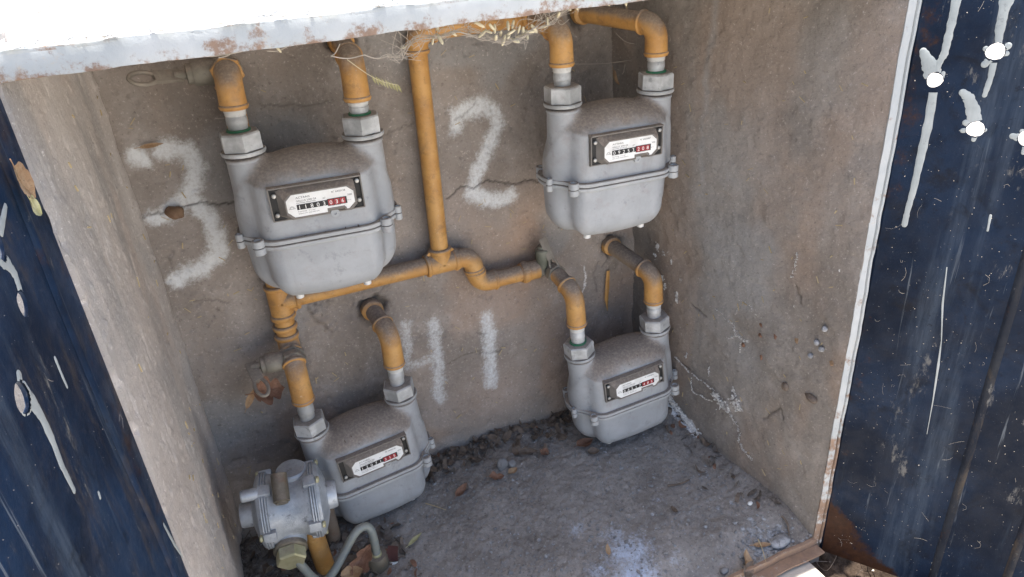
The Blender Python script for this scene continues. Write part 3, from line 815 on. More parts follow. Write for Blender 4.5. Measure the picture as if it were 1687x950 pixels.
Vlo, Flo = surface_nets(f_low, (-.118, -.07, -.215), (.118, .065, -.106), .0026)
def simple_mesh(name, V, F, mat, auto=50):
    me = bpy.data.meshes.new(name); me.from_pydata(V.tolist() if hasattr(V, 'tolist') else [tuple(v) for v in V], [], F.tolist() if hasattr(F, 'tolist') else F)
    me.update(); me.materials.append(mat); me.polygons.foreach_set('use_smooth', [True] * len(me.polygons))
    if auto: me.set_sharp_from_angle(angle=math.radians(auto))
    return me
ME_up = simple_mesh('upper_casing', Vup, Fup, M_meter, None); ME_lo = simple_mesh('lower_casing', Vlo, Flo, M_meter, None)

def outline(g, n=140):
    out = []
    for k in range(n):
        a = 2 * math.pi * k / n; c, s = math.cos(a), math.sin(a); lo, hi = 0, .2
        for _ in range(30):
            m = (lo + hi) / 2
            if plan(np.array(c * m), np.array(s * m + .004), g) < 0: lo = m
            else: hi = m
        out.append((c * lo, s * lo + .004))
    return out
def flange_mesh(z0, z1, g):
    o0 = outline(-.004); o1 = outline(g - .001); o2 = outline(g); n = len(o1)
    rings = [[(p[0], p[1], z0) for p in o0], [(p[0], p[1], z0) for p in o1], [(p[0], p[1], z0 + .001) for p in o2], [(p[0], p[1], z1 - .001) for p in o2], [(p[0], p[1], z1) for p in o1], [(p[0], p[1], z1) for p in o0]]
    V = [v for r in rings for v in r]; F = []
    for i in range(5):
        for k in range(n): F.append((i * n + k, i * n + (k + 1) % n, (i + 1) * n + (k + 1) % n, (i + 1) * n + k))
    return V, F
mbu = MB(); mbu.add(*flange_mesh(ZF + .0006, ZF + .0065, .0065)); mbl = MB(); mbl.add(*flange_mesh(ZF - .0065, ZF - .0006, .0060))
LUGS = [(-.0830, -.0478), (.0830, -.0478), (-.094, .048), (.094, .048), (.106, -.010), (-.106, -.012)]
for i, (x, y) in enumerate(LUGS):
    r = .0078 if i < 4 else .0050
    mbu.lathe((x, y, ZF + .0006), (0, 0, 1), [(0, r), (.0085, r), (.0095, r - .0008), (.0095, r * .62), (.0070, r * .58), (.0070, 0.0001)], 20)
    mbl.lathe((x, y, ZF - .0100), (0, 0, 1), [(0, r * .8), (.0012, r), (.0094, r)], 20)
ME_fu = simple_mesh('flange', mbu.V, mbu.F, M_flange, 35); ME_fl = simple_mesh('flange', mbl.V, mbl.F, M_flange, 35)
mf = MB(); mf.lathe((0, 0, -.0045), (0, 0, 1), [(0, .0040), (.001, .0055), (.010, .0055)], 16); ME_foot = simple_mesh('foot', mf.V, mf.F, M_foot)
mn = MB()                                         # union nut: hexagon on a round collar
mn.lathe((0, 0, .0045), (0, 0, 1), [(0, .0245), (.0015, .0268), (.0215, .0268), (.0235, .0248), (.0240, .0225), (.0240, .0150)], sides=6)
mn.lathe((0, 0, -.0010), (0, 0, 1), [(0, .0245), (.0008, .0272), (.0040, .0280), (.0058, .0272), (.0058, .02)], 36)
ME_nut = simple_mesh('union_nut', mn.V, mn.F, M_galv, 30)
mr = MB(); mr.lathe((0, 0, -.0055), (0, 0, 1), [(0, .0236), (.001, .0246), (.004, .0246), (.005, .0238)], 36); ME_ring = simple_mesh('neck_ring', mr.V, mr.F, M_meter)
ms = MB(); ms.lathe((0, 0, 0), (0, -1, 0), [(0, .0028), (.0022, .0028), (.0028, .0022), (.0028, .0001)], 16)
ME_screw = simple_mesh('screw', ms.V, ms.F, M_screw)
msl = MB(); msl.box((0, -.0036, 0), (.0030, .0003, .0005)); ME_slot = simple_mesh('slot', msl.V, msl.F, M_dark)

def text_mb(mb, s, x, z, size, y, align='LEFT', xs=1.0):
    cu = bpy.data.curves.new('t', 'FONT'); cu.body = s; cu.size = size; cu.align_x = align; cu.resolution_u = 2
    ob = bpy.data.objects.new('t', cu); COL.objects.link(ob)
    dg = bpy.context.evaluated_depsgraph_get(); me = bpy.data.meshes.new_from_object(ob.evaluated_get(dg))
    V = [(x + v.co.x * xs, y, z + v.co.y) for v in me.vertices]; F = [tuple(p.vertices) for p in me.polygons]
    mb.add(V, F); bpy.data.objects.remove(ob); bpy.data.curves.remove(cu); bpy.data.meshes.remove(me)

WX, WZT, WZB = .0585, -.0351, -.0806          # window half width, top, bottom
FY = -.0500                                   # front face of the casing there
def wpt(u, v): return (-WX + 2 * WX * u, WZT + (WZB - WZT) * v)
octo = [(.235, .26), (.825, .26), (.893, .42), (.893, .74), (.822, .90), (.772, .90), (.772, .80), (.585, .80), (.585, .91), (.235, .91), (.170, .74), (.170, .42)]
# frame with thin rim
mfr = MB()
for (u0, u1, v0, v1, dy) in ((0, 1, 0, .045, .0070), (0, 1, .965, 1, .0025), (0, .016, .045, .965, .0050), (.984, 1, .045, .965, .0050)):
    a = wpt(u0, v0); b = wpt(u1, v1); y0, y1 = FY + .012, FY - dy
    mfr.box(((a[0] + b[0]) / 2, (y0 + y1) / 2, (a[1] + b[1]) / 2), (abs(b[0] - a[0]) / 2, abs(y1 - y0) / 2, abs(b[1] - a[1]) / 2), .0006)
ME_frame = simple_mesh('cover_frame', mfr.V, mfr.F, M_housing, 35)
mdk = MB(); a = wpt(.016, .045); b = wpt(.984, .965)
mdk.box(((a[0] + b[0]) / 2, FY + .0055, (a[1] + b[1]) / 2), ((b[0] - a[0]) / 2, .0065, abs(b[1] - a[1]) / 2)); ME_recess = simple_mesh('recess', mdk.V, mdk.F, M_dark, 30)
# housing: sloped cover rising to the label window
def loft_oct():
    base = [(.16, .07), (.86, .07), (.915, .13), (.915, .84), (.86, .97), (.775, .97), (.770, .965), (.59, .965), (.58, .97), (.16, .97), (.085, .84), (.085, .13)]
    V = [(*(wpt(*p)[0],), FY - .0010, wpt(*p)[1]) for p in base]
    cx, cz = wpt(.53, .58)
    def grow(p, g): q = wpt(*p); return (q[0] + (g if q[0] > cx else -g), q[1] + (g if q[1] > cz else -g))
    V += [(grow(p, .0030)[0], FY - .0075, grow(p, .0030)[1]) for p in octo]
    V += [(grow(p, .0018)[0], FY - .0092, grow(p, .0018)[1]) for p in octo]
    V += [(grow(p, .0004)[0], FY - .0092, grow(p, .0004)[1]) for p in octo]
    V += [(wpt(*p)[0], FY - .0080, wpt(*p)[1]) for p in octo]
    n = 12; F = []
    for i in range(4):
        for k in range(n): F.append((i * n + k, (i + 1) * n + k, (i + 1) * n + (k + 1) % n, i * n + (k + 1) % n))
    return V, F
Vh, Fh = loft_oct(); ME_house = simple_mesh('index_housing', Vh, Fh, M_housing, 25)
ml = MB(); ml.prism([wpt(*p) for p in octo], FY - .0083, FY - .0076); ME_label = simple_mesh('label_plate', ml.V, ml.F, M_lab, 30)
mt = MB(); mt.lathe((wpt(.66, 1.0)[0], FY - .001, wpt(.66, 1.0)[1] - .0005), (0, -1, 0), [(0, .0058), (.0022, .0058), (.0026, .0052), (.0026, .0022), (.0016, .0020), (.0016, .0001)], 20)
ME_tab = simple_mesh('seal_tab', mt.V, mt.F, M_flange, 30)

def make_meter(t, rot, black, red, serial, label, skip=()):
    root = tag(empty('gas_meter', t, rot), label, 'gas meter', 'gas meters in the box')
    def ch(name, me, parent=root, loc=(0, 0, 0), rz=(0, 0, 0)):
        o = bpy.data.objects.new(name, me); o.location = loc; o.rotation_euler = rz; return link(o, parent)
    up_ = ch('upper_casing', ME_up); lo_ = ch('lower_casing', ME_lo)
    ch('flange', ME_fu, up_); ch('flange', ME_fl, lo_)
    for s in (-1, 1):
        ch('foot', ME_foot, lo_, (s * .0471, -.0169, -.2055 + 1.2 * .0471 ** 2))
        ch('union_nut', ME_nut, root, (s * .076, 0, 0), (0, 0, .35 + .4 * s + len(serial) * .1 + float(serial[-1]) * .13)); ch('neck_ring', ME_ring, up_, (s * .076, 0, -.0035))
    h = ch('index_housing', ME_house); ch('cover_frame', ME_frame, h); ch('recess', ME_recess, h)
    ch('label_plate', ME_label, h); ch('seal_tab', ME_tab, h)
    for i, (u, v) in enumerate(((.062, .24), (.058, .80), (.952, .17), (.945, .74))):
        if i in skip: continue
        x, z = wpt(u, v); sc = ch('screw', ME_screw, h, (x, FY - .003, z), (0, .5 * i + .3, 0))
    # printed label
    y1 = FY - .00845
    k = MB(); text_mb(k, 'ACTARIS', *wpt(.275, .385), .0036, y1, 'LEFT', 1.25); text_mb(k, 'GALLUS 2000 G4', *wpt(.275, .475), .0034, y1)
    text_mb(k, 'N\u00b0 ' + serial, *wpt(.655, .375), .0036, y1); text_mb(k, 'm\u00b3', *wpt(.555, .505), .0034, y1); text_mb(k, '2008', *wpt(.822, .52), .0028, y1)
    text_mb(k, 'INDUSTRIA ARGENTINA', *wpt(.275, .525), .0019, y1, 'LEFT', 1.15); text_mb(k, 'Pmax 0,5 bar    V 1,2 dm\u00b3', *wpt(.275, .775), .0021, y1)
    text_mb(k, 'Qmax 6 m\u00b3/h  Qmin 0,04 m\u00b3/h', *wpt(.275, .835), .0021, y1); text_mb(k, 'MAT. 1178-2', *wpt(.64, .755), .0020, y1); text_mb(k, '1 imp 0,01 m\u00b3', *wpt(.775, .665), .0017, y1)
    cx, cz = wpt(.222, .64)
    for a in np.linspace(.25, math.pi - .25, 7):
        dx, dz = math.cos(a), math.sin(a); k.add([(cx + dx * .0016 - dz * .0002, y1, cz + dz * .0016 + dx * .0002), (cx + dx * .0016 + dz * .0002, y1, cz + dz * .0016 - dx * .0002), (cx + dx * .0032 + dz * .0002, y1, cz + dz * .0032 - dx * .0002), (cx + dx * .0032 - dz * .0002, y1, cz + dz * .0032 + dx * .0002)], [(0, 1, 2, 3)])
    k.add([(cx - .0042, y1, cz - .0008), (cx + .0042, y1, cz - .0008), (cx + .0042, y1, cz - .0004), (cx - .0042, y1, cz - .0004)], [(0, 1, 2, 3)])
    k.build('lettering', M_ink, h, False)
    a = wpt(.272, .555); b = wpt(.598, .705); c = MB(); c.box(((a[0] + b[0]) / 2, FY - .0083, (a[1] + b[1]) / 2), ((b[0] - a[0]) / 2, .0006, abs(b[1] - a[1]) / 2)); c.build('counter_window', M_ink, h, False)
    a = wpt(.598, .535); b = wpt(.808, .735); c = MB(); c.box(((a[0] + b[0]) / 2, FY - .0083, (a[1] + b[1]) / 2), ((b[0] - a[0]) / 2, .0007, abs(b[1] - a[1]) / 2)); c.build('counter_window', M_ink, h, False)
    for i, dgt in enumerate(black):
        c = MB(); text_mb(c, dgt, *wpt(.300 + .0655 * i, .695), .0078, FY - .00905, 'CENTER'); c.build('digit', M_digit, h, False)
    for i, dgt in enumerate(red):
        a = wpt(.606 + .064 * i, .55); b = wpt(.662 + .064 * i, .72); c = MB(); c.box(((a[0] + b[0]) / 2, FY - .0085, (a[1] + b[1]) / 2), ((b[0] - a[0]) / 2, .0007, abs(b[1] - a[1]) / 2)); w = c.build('number_wheel', M_red, h, False)
        c = MB(); text_mb(c, dgt, *wpt(.634 + .064 * i, .69), .0074, FY - .0094, 'CENTER'); c.build('digit', M_digit, h, False)
    return root
R_ = math.radians
make_meter((.2342, -.1079, .6625), (R_(-.34), R_(.28), R_(-4.72)), '11803', '036', '6430138', 'grey gas meter beside the sprayed number 3, dusty on top, reading 11803', ())
make_meter((.6728, -.1406, .6613), (R_(.32), R_(.55), R_(-3.1)), '09253', '208', '6435887', 'grey gas meter beside the sprayed number 2, small red leaf on its top', ())
make_meter((.7052, -.1111, .2155), (R_(.41), R_(-5.6), R_(-3.85)), '04517', '485', '6430870', 'tilted grey gas meter low in the right corner, just above the dirt', ())
make_meter((.2348, -.0683, .2007), (R_(-.18), R_(-3.99), R_(2.41)), '12071', '315', '6430126', 'grey gas meter low on the left, partly hidden by the regulator', (0,))

# ------------------------------------------------------------------ pipework
def arc(p0, corner, p1, n=12):
    """circular bend from p0 to p1 tangent to both legs"""
    p0, c, p1 = Vector(p0), Vector(corner), Vector(p1); out = []
    for i in range(n + 1):
        t = i / n; a = t * math.pi / 2
        out.append(c + (p0 - c) * (1 - math.sin(a)) + (p1 - c) * (1 - math.cos(a)))
    return out
def pipe(root, p0, p1, r=.0135, mat=None, name='pipe', n=24):
    p0, p1 = Vector(p0), Vector(p1); b = MB(); L = (p1 - p0).length; k = max(2, int(L / .01))
    b.tube([p0 + (p1 - p0) * i / k for i in range(k + 1)], r, n); return b.build(name, mat or M_yellow, root, True, 50)
def collar(b, p, d, r, h=.007):
    b.lathe(Vector(p) - Vector(d).normalized() * h * .5, d, [(0, r * .93), (h * .15, r * 1.01), (h * .5, r * 1.045), (h * .85, r * 1.01), (h, r * .93)], 28)
def elbow(root, corner, a, bdir, la=.026, lb=.030, r=.0163, mat=None, R=.020):
    """90 degree screwed elbow: a, bdir are unit directions of its two legs from the corner"""
    c = Vector(corner); a = Vector(a).normalized(); d = Vector(bdir).normalized(); m = MB()
    path = [c + a * la] + arc(c + a * R, c, c + d * R, 12) + [c + d * lb]
    m.tube(path, [r * 1.03] + [r] * (len(path) - 2) + [r * 1.04], 28)
    collar(m, c + a * (la - .003), a, r * 1.07, .006); collar(m, c + d * (lb - .0035), d, r * 1.07, .006)
    return m.build('elbow', mat or M_yellow, root, True, 45)
def tee(root, c, ax, br, half=.027, r=.0172):
    c = Vector(c); ax = Vector(ax).normalized(); br = Vector(br).normalized(); m = MB()
    m.tube([c - ax * half, c - ax * half * .5, c + ax * half * .5, c + ax * half], r, 28); m.tube([c, c + br * half * .6, c + br * half], r, 28)
    for p, d in ((c - ax * (half - .003), ax), (c + ax * (half - .003), ax), (c + br * (half - .003), br)): collar(m, p, d, r * 1.08)
    for s in (-1, 1):                             # webs in the crotches
        o = c + ax * s * .017 + br * .016; n_ = ax.cross(br) * .003; q = [o + ax * s * .010, o + br * .010, o - ax * s * .004 - br * .006]
        V = [p + n_ for p in q] + [p - n_ for p in q]; m.add(V, [(0, 1, 2), (5, 4, 3), (0, 3, 4, 1), (1, 4, 5, 2), (2, 5, 3, 0)])
    return m.build('tee', M_yellow, root, True, 45)
def nipple(root, top, bot, green=True, tape=True):
    t, b = Vector(top), Vector(bot); d = (t - b); L = d.length
    m = MB(); m.lathe(b, d, [(0, .0120), (L * .30, .0120), (L * .34, .0129), (L * .62, .0129), (L * .66, .0122), (L, .0122)], 24); o = m.build('nipple', M_galv, root)
    if tape:
        m = MB(); m.lathe(b + d * .74, d, [(0, .0124), (L * .04, .0132), (L * .11, .0129), (L * .2, .0136), (L * .28, .0130)], 24); m.build('thread_tape', M_tape, root)
    if green:
        m = MB(); m.lathe(b - d.normalized() * .001, d, [(0, .0148), (.0042, .0148), (.0048, .0140), (.0048, .0122)], 28); m.build('seal_ring', M_green, root)
def nutpos(t, rot, s): return Vector(t) + Euler(rot, 'XYZ').to_matrix() @ Vector((s * .076, 0, .0275))
P3 = ((.2342, -.1079, .6625), (R_(-.34), R_(.28), R_(-4.72))); P2 = ((.6728, -.1406, .6613), (R_(.32), R_(.55), R_(-3.1)))
P1 = ((.7052, -.1111, .2155), (R_(.41), R_(-5.6), R_(-3.85))); P4 = ((.2348, -.0683, .2007), (R_(-.18), R_(-3.99), R_(2.41)))

def wall_flange(root, p):
    b = MB(); b.lathe((p[0], -.012, p[2]), (0, 1, 0), [(0, .0150), (.002, .0178), (.009, .0182), (.013, .0182)], 28); b.build('wall_collar', M_yellow, root)

def outlet(label, wall, corner, zbot, pose, dusty, green, tape=True):
    root = tag(empty('outlet_pipe', (wall[0], 0, wall[2])), label, 'gas pipe', 'outlet pipes through the back wall')
    inv = Vector((wall[0], 0, wall[2]))
    nt = nutpos(*pose, 1); c = Vector(corner); c.x = nt.x + (c.x - nt.x) * .6
    d = (Vector(wall) - c).normalized(); dn = (nt - c).normalized()
    lb = abs(c.z - zbot)
    objs = [pipe(root, c + d * .020, Vector(wall) + d * .02, .0142, M_dustpipe if dusty else M_yellow), elbow(root, c, d, dn, .028, lb)]
    wall_flange(root, wall); nipple(root, c + dn * (lb + .001), nt - dn * -.0, green, tape)
    for o in root.children: o.location = -inv
    return root
outlet('outlet pipe rising from the meter at number 3 into the wall', (.322, 0, .768), (.3115, -.114, .7585), .7084, P3, False, True)
outlet('long yellow outlet pipe and elbow at the top right corner', (.7042, 0, .7660), (.7465, -.145, .7560), .7125, P2, False, True)
outlet('grey dusty outlet pipe with tan elbow above the tilted corner meter', (.7558, 0, .3519), (.7690, -.117, .3350), .2797, P1, True, False)
outlet('short dusty outlet pipe and orange elbow left of the sprayed 4', (.2987, 0, .3464), (.3085, -.066, .3290), .2692, P4, True, False)

def rebase(root):
    for o in root.children: o.location = -Vector(root.location)
# ---- manifold against the back wall
YM = -.026
man = tag(empty('gas_manifold', (.42, YM, .41)), 'yellow branching gas pipe run fixed along the back wall between meters', 'gas pipe')
ZT = .7715
pipe(man, (.4235, YM, ZT - .02), (.4200, YM, .430), .0142)
elbow(man, (.4238, YM, ZT), (1, 0, 0), (-.01, 0, -1), .030, .030)
pipe(man, (.445, YM, ZT), (.575, YM, ZT + .001), .0142)
elbow(man, (.5985, YM, ZT + .001), (-1, 0, 0), (0, -1, -.03), .028, .028)
tee(man, (.4200, YM, .4108), (1, 0, 0), (0, 0, 1))
pipe(man, (.395, YM, .4110), (.180, YM, .4120), .0142)
tee(man, (.1600, YM, .4125), (0, 0, 1), (1, 0, 0), .028)
pipe(man, (.1600, YM, .435), (.1625, YM, .735), .0142)
elbow(man, (.1625, YM, .7590), (0, 0, -1), (0, -1, 0), .028, .020)
elbow(man, (.4730, YM, .4110), (-1, 0, 0), (.10, 0, -1), .0285, .0300)
elbow(man, (.4800, YM, .3560), (-.10, 0, 1), (1, 0, -.02), .026, .034)
pipe(man, (.505, YM, .3555), (.575, YM, .3545), .0142)
m = MB(); collar(m, (.568, YM, .3546), (1, 0, 0), .0186, .012); m.tube([(.560, YM, .3547), (.593, YM, .3543)], .0165, 28); m.build('coupling', M_yellow, man)
pipe(man, (.1600, YM, .390), (.1580, YM, .345), .0150)
m = MB()
for z_ in (.386, .368, .352): collar(m, (.1592 - (.386 - z_) * .05, YM, z_), (0, 0, 1), .0182, .0085)
m.build('coupling', M_yellow, man)
elbow(man, (.1575, YM, .3310), (0, 0, 1), (0, -1, -.15), .024, .0215)
rebase(man)

# ---- valves
def hexbody(m, p, d, r, h, ph=0.3): m.lathe(p, d, [(0, r * .94), (.0012, r), (h - .0012, r), (h, r * .94)], sides=6, ph=ph)
def side_valve(label, c, stem, lever_px, axis=(0, -1, 0), L=.030):
    """plug cock: hexagonal body on the pipe axis, barrel and forked lever to one side"""
    root = tag(empty('shutoff_valve', c), label, 'valve'); c = Vector(c); ax = Vector(axis).normalized(); sd = Vector(stem).normalized(); e = sd * .060; ld_ = (Vector(aty(*lever_px)) - c - e).normalized()
    m = MB(); hexbody(m, -ax * L * .5, ax, .0200, L * .42); hexbody(m, ax * L * .08, ax, .0200, L * .42, .1); m.tube([-ax * L * .5, ax * L * .5], .0160, 20)
    m.build('body', M_brass, root, True, 30)
    m = MB(); m.lathe(sd * .004, sd, [(0, .0135), (.014, .0158), (.034, .0158), (.036, .0146)], 24); m.build('barrel', M_brass, root, True, 35)
    m = MB(); m.lathe(sd * .040, sd, [(0, .0128), (.0065, .0128), (.0075, .011), (.0075, .006), (.020, .0055)], 24); m.build('gland', M_brass, root, True, 35)
    m = MB(); w = ld_.cross(Vector((.1, -.75, .65))).normalized(); nn = w.cross(ld_)
    Mx = Matrix((w, nn, ld_)).transposed()
    m.box(e + ld_ * .010, (.0085, .0028, .018), .0012, Mx)
    k = 20; ring = [e + ld_ * (.041 + .017 * math.sin(2 * math.pi * i / k)) + w * (.0088 * math.cos(2 * math.pi * i / k)) for i in range(k + 1)]
    m.tube(ring, .0028, 10); m.tube([e - sd * .014, e + sd * .001], .0055, 12)
    m.build('lever', M_lever, root, True, 35)
    return root
side_valve('dark shutoff valve under the lintel, top left beside the yellow elbow', (.1630, -.058, .7590), (-1, 0, .02), (246, 128, -.075))
side_valve('grey shutoff valve with slotted lever above the dry leaf', (.1570, -.0535, .3255), (-1, .05, .02), (434, 644, -.095), (0, -1, -.15), .026)
v = tag(empty('shutoff_valve', (.6045, YM, .3540)), 'tarnished green shutoff valve with slotted lever, mid right below the number 2', 'valve')
m = MB(); hexbody(m, Vector((-.016, 0, 0)), (1, 0, 0), .0165, .012); m.tube([(-.012, 0, 0), (.006, -.004, 0), (.010, -.022, -.002)], .0140, 20); hexbody(m, Vector((.010, -.018, -.002)), (.08, -1, -.02), .0180, .014); m.build('body', M_brass, v, True, 30)
m = MB(); m.lathe((0, -.004, .004), (-.05, 0, 1), [(0, .0125), (.008, .0140), (.034, .0140), (.036, .0125), (.036, .009), (.041, .0085), (.041, .004), (.052, .004)], 24); m.build('barrel', painted('valve_green', (.105, .115, .085), (.20, .205, .17), .6, .4, 1.0, .6, None, .2, .9, .9), v, True, 35)
m = MB(); t0 = Vector((-.001, -.008, .054)); ld_ = (Vector(aty(927, 470, -.070)) - Vector(v.location) - t0).normalized(); w = ld_.cross(Vector((-.35, -.75, .5))).normalized(); nn = w.cross(ld_)
m.box(t0 + ld_ * .014, (.0068, .0018, .020), .001, Matrix((w, nn, ld_)).transposed())
k = 20; m.tube([t0 + ld_ * (.050 + .019 * math.sin(2 * math.pi * i / k)) + w * (.0072 * math.cos(2 * math.pi * i / k)) for i in range(k + 1)], .0022, 10)
m.build('lever', M_lever, v, True, 35)

# ---- inlet elbows from valve or manifold down to the meter's left nut
def inlet(label, start, corner, zbot, pose, green=True, tape=True, hexnut=False):
    root = tag(empty('inlet_pipe', start), label, 'gas pipe', 'inlet elbows above the meters'); s = Vector(start)
    nt = nutpos(*pose, -1); c = Vector(corner); c.x = nt.x + (c.x - nt.x) * .5; c.y = nt.y + (c.y - nt.y) * .5
    d = (s - c).normalized(); dn = (nt - c).normalized(); lb = abs(c.z - zbot)
    if (s - c).length > .022: pipe(root, c + d * .018, s, .0142)
    elbow(root, c, d, dn, min(.027, (s - c).length), lb); nipple(root, c + dn * (lb + .001), nt, green, tape)
    if hexnut: m = MB(); hexbody(m, s - d * .009, d, .0205, .009); m.build('hex_collar', M_yellow, root, True, 30)
    rebase(root); return root
inlet('orange inlet elbow and taped nipple above the left nut of meter 3', (.163, -.073, .7590), (.1635, -.1010, .7580), .7187, P3, True, True, True)
inlet('yellow inlet elbow above the left nut of the meter beside number 2', (.5985, -.050, .7710), (.5985, -.1365, .7620), .7164, P2, False)
inlet('yellow inlet elbow between the green valve and the tilted corner meter', (.6155, YM - .030, .3515), (.6180, -.106, .3330), .2712, P1, True, True, False)
inlet('tan inlet elbow below the grey lever valve, above the regulator', (.1570, -.0640, .3235), (.1572, -.0760, .3180), .2560, P4, False, False, False)

# ------------------------------------------------------------------ pressure regulator
rc = aty(480, 831, -.150)
reg = tag(empty('gas_regulator', rc), 'cast aluminium pressure regulator with brass hex cap at bottom left', 'regulator')
reg.rotation_euler = (R_(6), R_(3), R_(-6))
hw = .0300
m = MB(); m.lathe((-hw, 0, 0), (1, 0, 0), [(0, .0535), (.006, .0520), (.012, .0490), (.022, .0470), (.038, .0470), (.048, .0490), (.054, .0520), (.060, .0535)], 48); m.build('body', M_alu, reg, True, 35)
for s in (-1, 1):
    m = MB()
    for k_ in range(3): m.lathe((s * (hw + .0005 + k_ * .0036), 0, 0), (s, 0, 0), [(0, .0560), (.0006, .0572), (.0026, .0572), (.0032, .0560)], 48)
    for i in range(5):
        a = math.pi * 2 * i / 5 + .55; ca, sa = math.cos(a), math.sin(a)
        m.box((s * (hw + .002), .0552 * ca, .0552 * sa), (.0092, .0048, .0085), .0022, Matrix.Rotation(a, 3, 'X'))
    m.build('flange_ring', M_alu, reg, True, 35)
    m = MB(); m.lathe((s * (hw + .011), 0, 0), (s, 0, 0), [(0, .0555), (.004, .053), (.010, .038), (.014, .024)], 40); m.build('cover', M_alu, reg, True, 35)
    for i in range(5):
        a = math.pi * 2 * i / 5 + .55; cy, cz = .0560 * math.cos(a), .0560 * math.sin(a)
        m = MB(); m.lathe((s * (hw + .0125), cy, cz), (s, 0, 0), [(0, .0052), (.003, .0052), (.0046, .0035), (.0048, .0005)], 14); m.build('bolt', M_hexbrass, reg, True, 35)
m = MB(); m.lathe((-hw - .016, 0, 0), (-1, 0, 0), [(0, .0195), (.025, .0190), (.0275, .0172)], 32); m.build('end_cap', M_alu, reg, True, 35)
m = MB(); m.lathe((hw + .014, 0, .004), (1, 0, 0), [(0, .0225), (.022, .0215), (.0245, .0200)], 32); m.build('end_cap', M_alu, reg, True, 35)
m = MB(); m.lathe((-hw - .010, -.012, .0515), (-1, 0, 0), [(0, .0090), (.023, .0090), (.025, .0075)], 24); m.build('vent_stub', M_alu, reg, True, 35)
m = MB(); m.lathe((.008, .020, .020), (0, .1, 1), [(0, .0240), (.030, .0230), (.033, .0205)], 32); m.build('top_port', M_alu, reg, True, 35)
m = MB(); m.lathe((-.008, -.004, .072), (0, -.85, -.52), [(0, .0118), (.040, .0118), (.041, .0095), (.043, .0088), (.043, .0001)], 28); m.build('spring_barrel', M_fit, reg, True, 35)
dp = Vector((0, -.97, -.18)).normalized(); pp = Vector((-.010, -.002, -.034))
m = MB(); m.lathe(pp, dp, [(0, .0270), (.036, .0255), (.044, .0240)], 36); m.build('bottom_port', M_alu, reg, True, 35)
m = MB(); m.lathe(pp + dp * .040, dp, [(0, .0240), (.002, .0250), (.008, .0250), (.010, .023)], 32); m.build('gasket_collar', M_fit, reg, True, 35)
m = MB(); m.lathe(pp + dp * .049, dp, [(0, .0215), (.0015, .0225), (.017, .0225), (.0195, .0205), (.0195, .0005)], sides=6, ph=.2); m.build('hex_cap', M_hexbrass, reg, True, 25)

ry = tag(empty('riser_pipe', (.118, -.155, -.06)), 'short orange pipe rising from the litter under the regulator', 'gas pipe')
m = MB(); m.tube([Vector((.128, -.150, -.06)) - ry.location, Vector((.124, -.150, .02)) - ry.location, Vector((.121, -.148, .095)) - ry.location], .0150, 24); m.build('pipe', M_yellow, ry)
m = MB(); collar(m, Vector((.121, -.148, .088)) - ry.location, (0, 0, 1), .0170, .012); m.build('coupling', M_yellow, ry)
gp = tag(empty('support_pipe', (.152, -.098, -.06)), 'grey upright pipe stub behind the orange riser, under the left meter', 'pipe')
m = MB(); m.tube([(0, 0, 0), (-.001, 0, .07), (-.002, 0, .135)], .0120, 20); m.build('pipe', M_dustpipe, gp)
m = MB(); collar(m, (-.002, 0, .128), (0, 0, 1), .0135, .010); m.build('cap', M_dustpipe, gp)

# ---- bent tube from the regulator to the brown fitting
hs = tag(empty('bent_tube', aty(545, 948, -.205)), 'grey green bent tube looping up in front of the left meter', 'tube')
b0 = Vector(hs.location)
pts = [aty(486, 918, -.205), aty(500, 935, -.205), aty(516, 952, -.200), aty(532, 960, -.200), aty(548, 944, -.200), aty(560, 924, -.196), aty(570, 905, -.192), aty(581, 884, -.188), aty(592, 871, -.184), aty(603, 867, -.182), aty(611, 873, -.184), aty(616, 888, -.186), aty(620, 908, -.188), aty(622, 922, -.188)]
def catmull(P, n=6):
    P = [Vector(p) for p in P]; out = []
    for i in range(len(P) - 1):
        a, b, c, d = P[max(i - 1, 0)], P[i], P[i + 1], P[min(i + 2, len(P) - 1)]
        for k in range(n):
            t = k / n; out.append(.5 * ((2 * b) + (c - a) * t + (2 * a - 5 * b + 4 * c - d) * t * t + (3 * b - a - 3 * c + d) * t ** 3))
    out.append(P[-1]); return out
m = MB(); m.tube([p - b0 for p in catmull(pts)], .0066, 16); m.build('tube', M_hose, hs)
fp = Vector(aty(621, 914, -.188))
ft = tag(empty('pipe_fitting', fp - Vector((0, 0, .10))), 'brown cylindrical metal fitting where the bent tube ends', 'fitting')
m = MB(); m.lathe((0, 0, 0), (0, 0, 1), [(0, .0150), (.070, .0150), (.074, .0168), (.098, .0168), (.101, .0155), (.101, .0070)], 32); m.build('body', M_fit, ft, True, 35)
m = MB(); m.lathe((0, 0, .101), (0, 0, 1), [(0, .0082), (.003, .0082), (.004, .0068)], 20); m.build('ferrule', M_hexbrass, ft, True, 35)
tg_c = Vector(aty(646, 918, -.195)); tgo = tag(empty('paper_tag', tg_c), 'torn maroon and white tag hanging beside the brown fitting', 'tag')
def plate(P, seed, bend=.003):
    rr = random.Random(seed); n = 7; V = []; F = []
    for i in range(n):
        for j in range(n):
            u, w_ = i / (n - 1), j / (n - 1); p = Vector(P[0]) * (1 - u) * (1 - w_) + Vector(P[1]) * u * (1 - w_) + Vector(P[2]) * u * w_ + Vector(P[3]) * (1 - u) * w_
            p.y += bend * math.sin(u * 3 + seed) + rr.uniform(-.0006, .0006); V.append(p)
    for i in range(n - 1):
        for j in range(n - 1): F.append((i * n + j, (i + 1) * n + j, (i + 1) * n + j + 1, i * n + j + 1))
    nb = len(V); V += [Vector(v) + Vector((0, .0008, 0)) for v in V]; F += [tuple(k + nb for k in f[::-1]) for f in F]
    return V, F
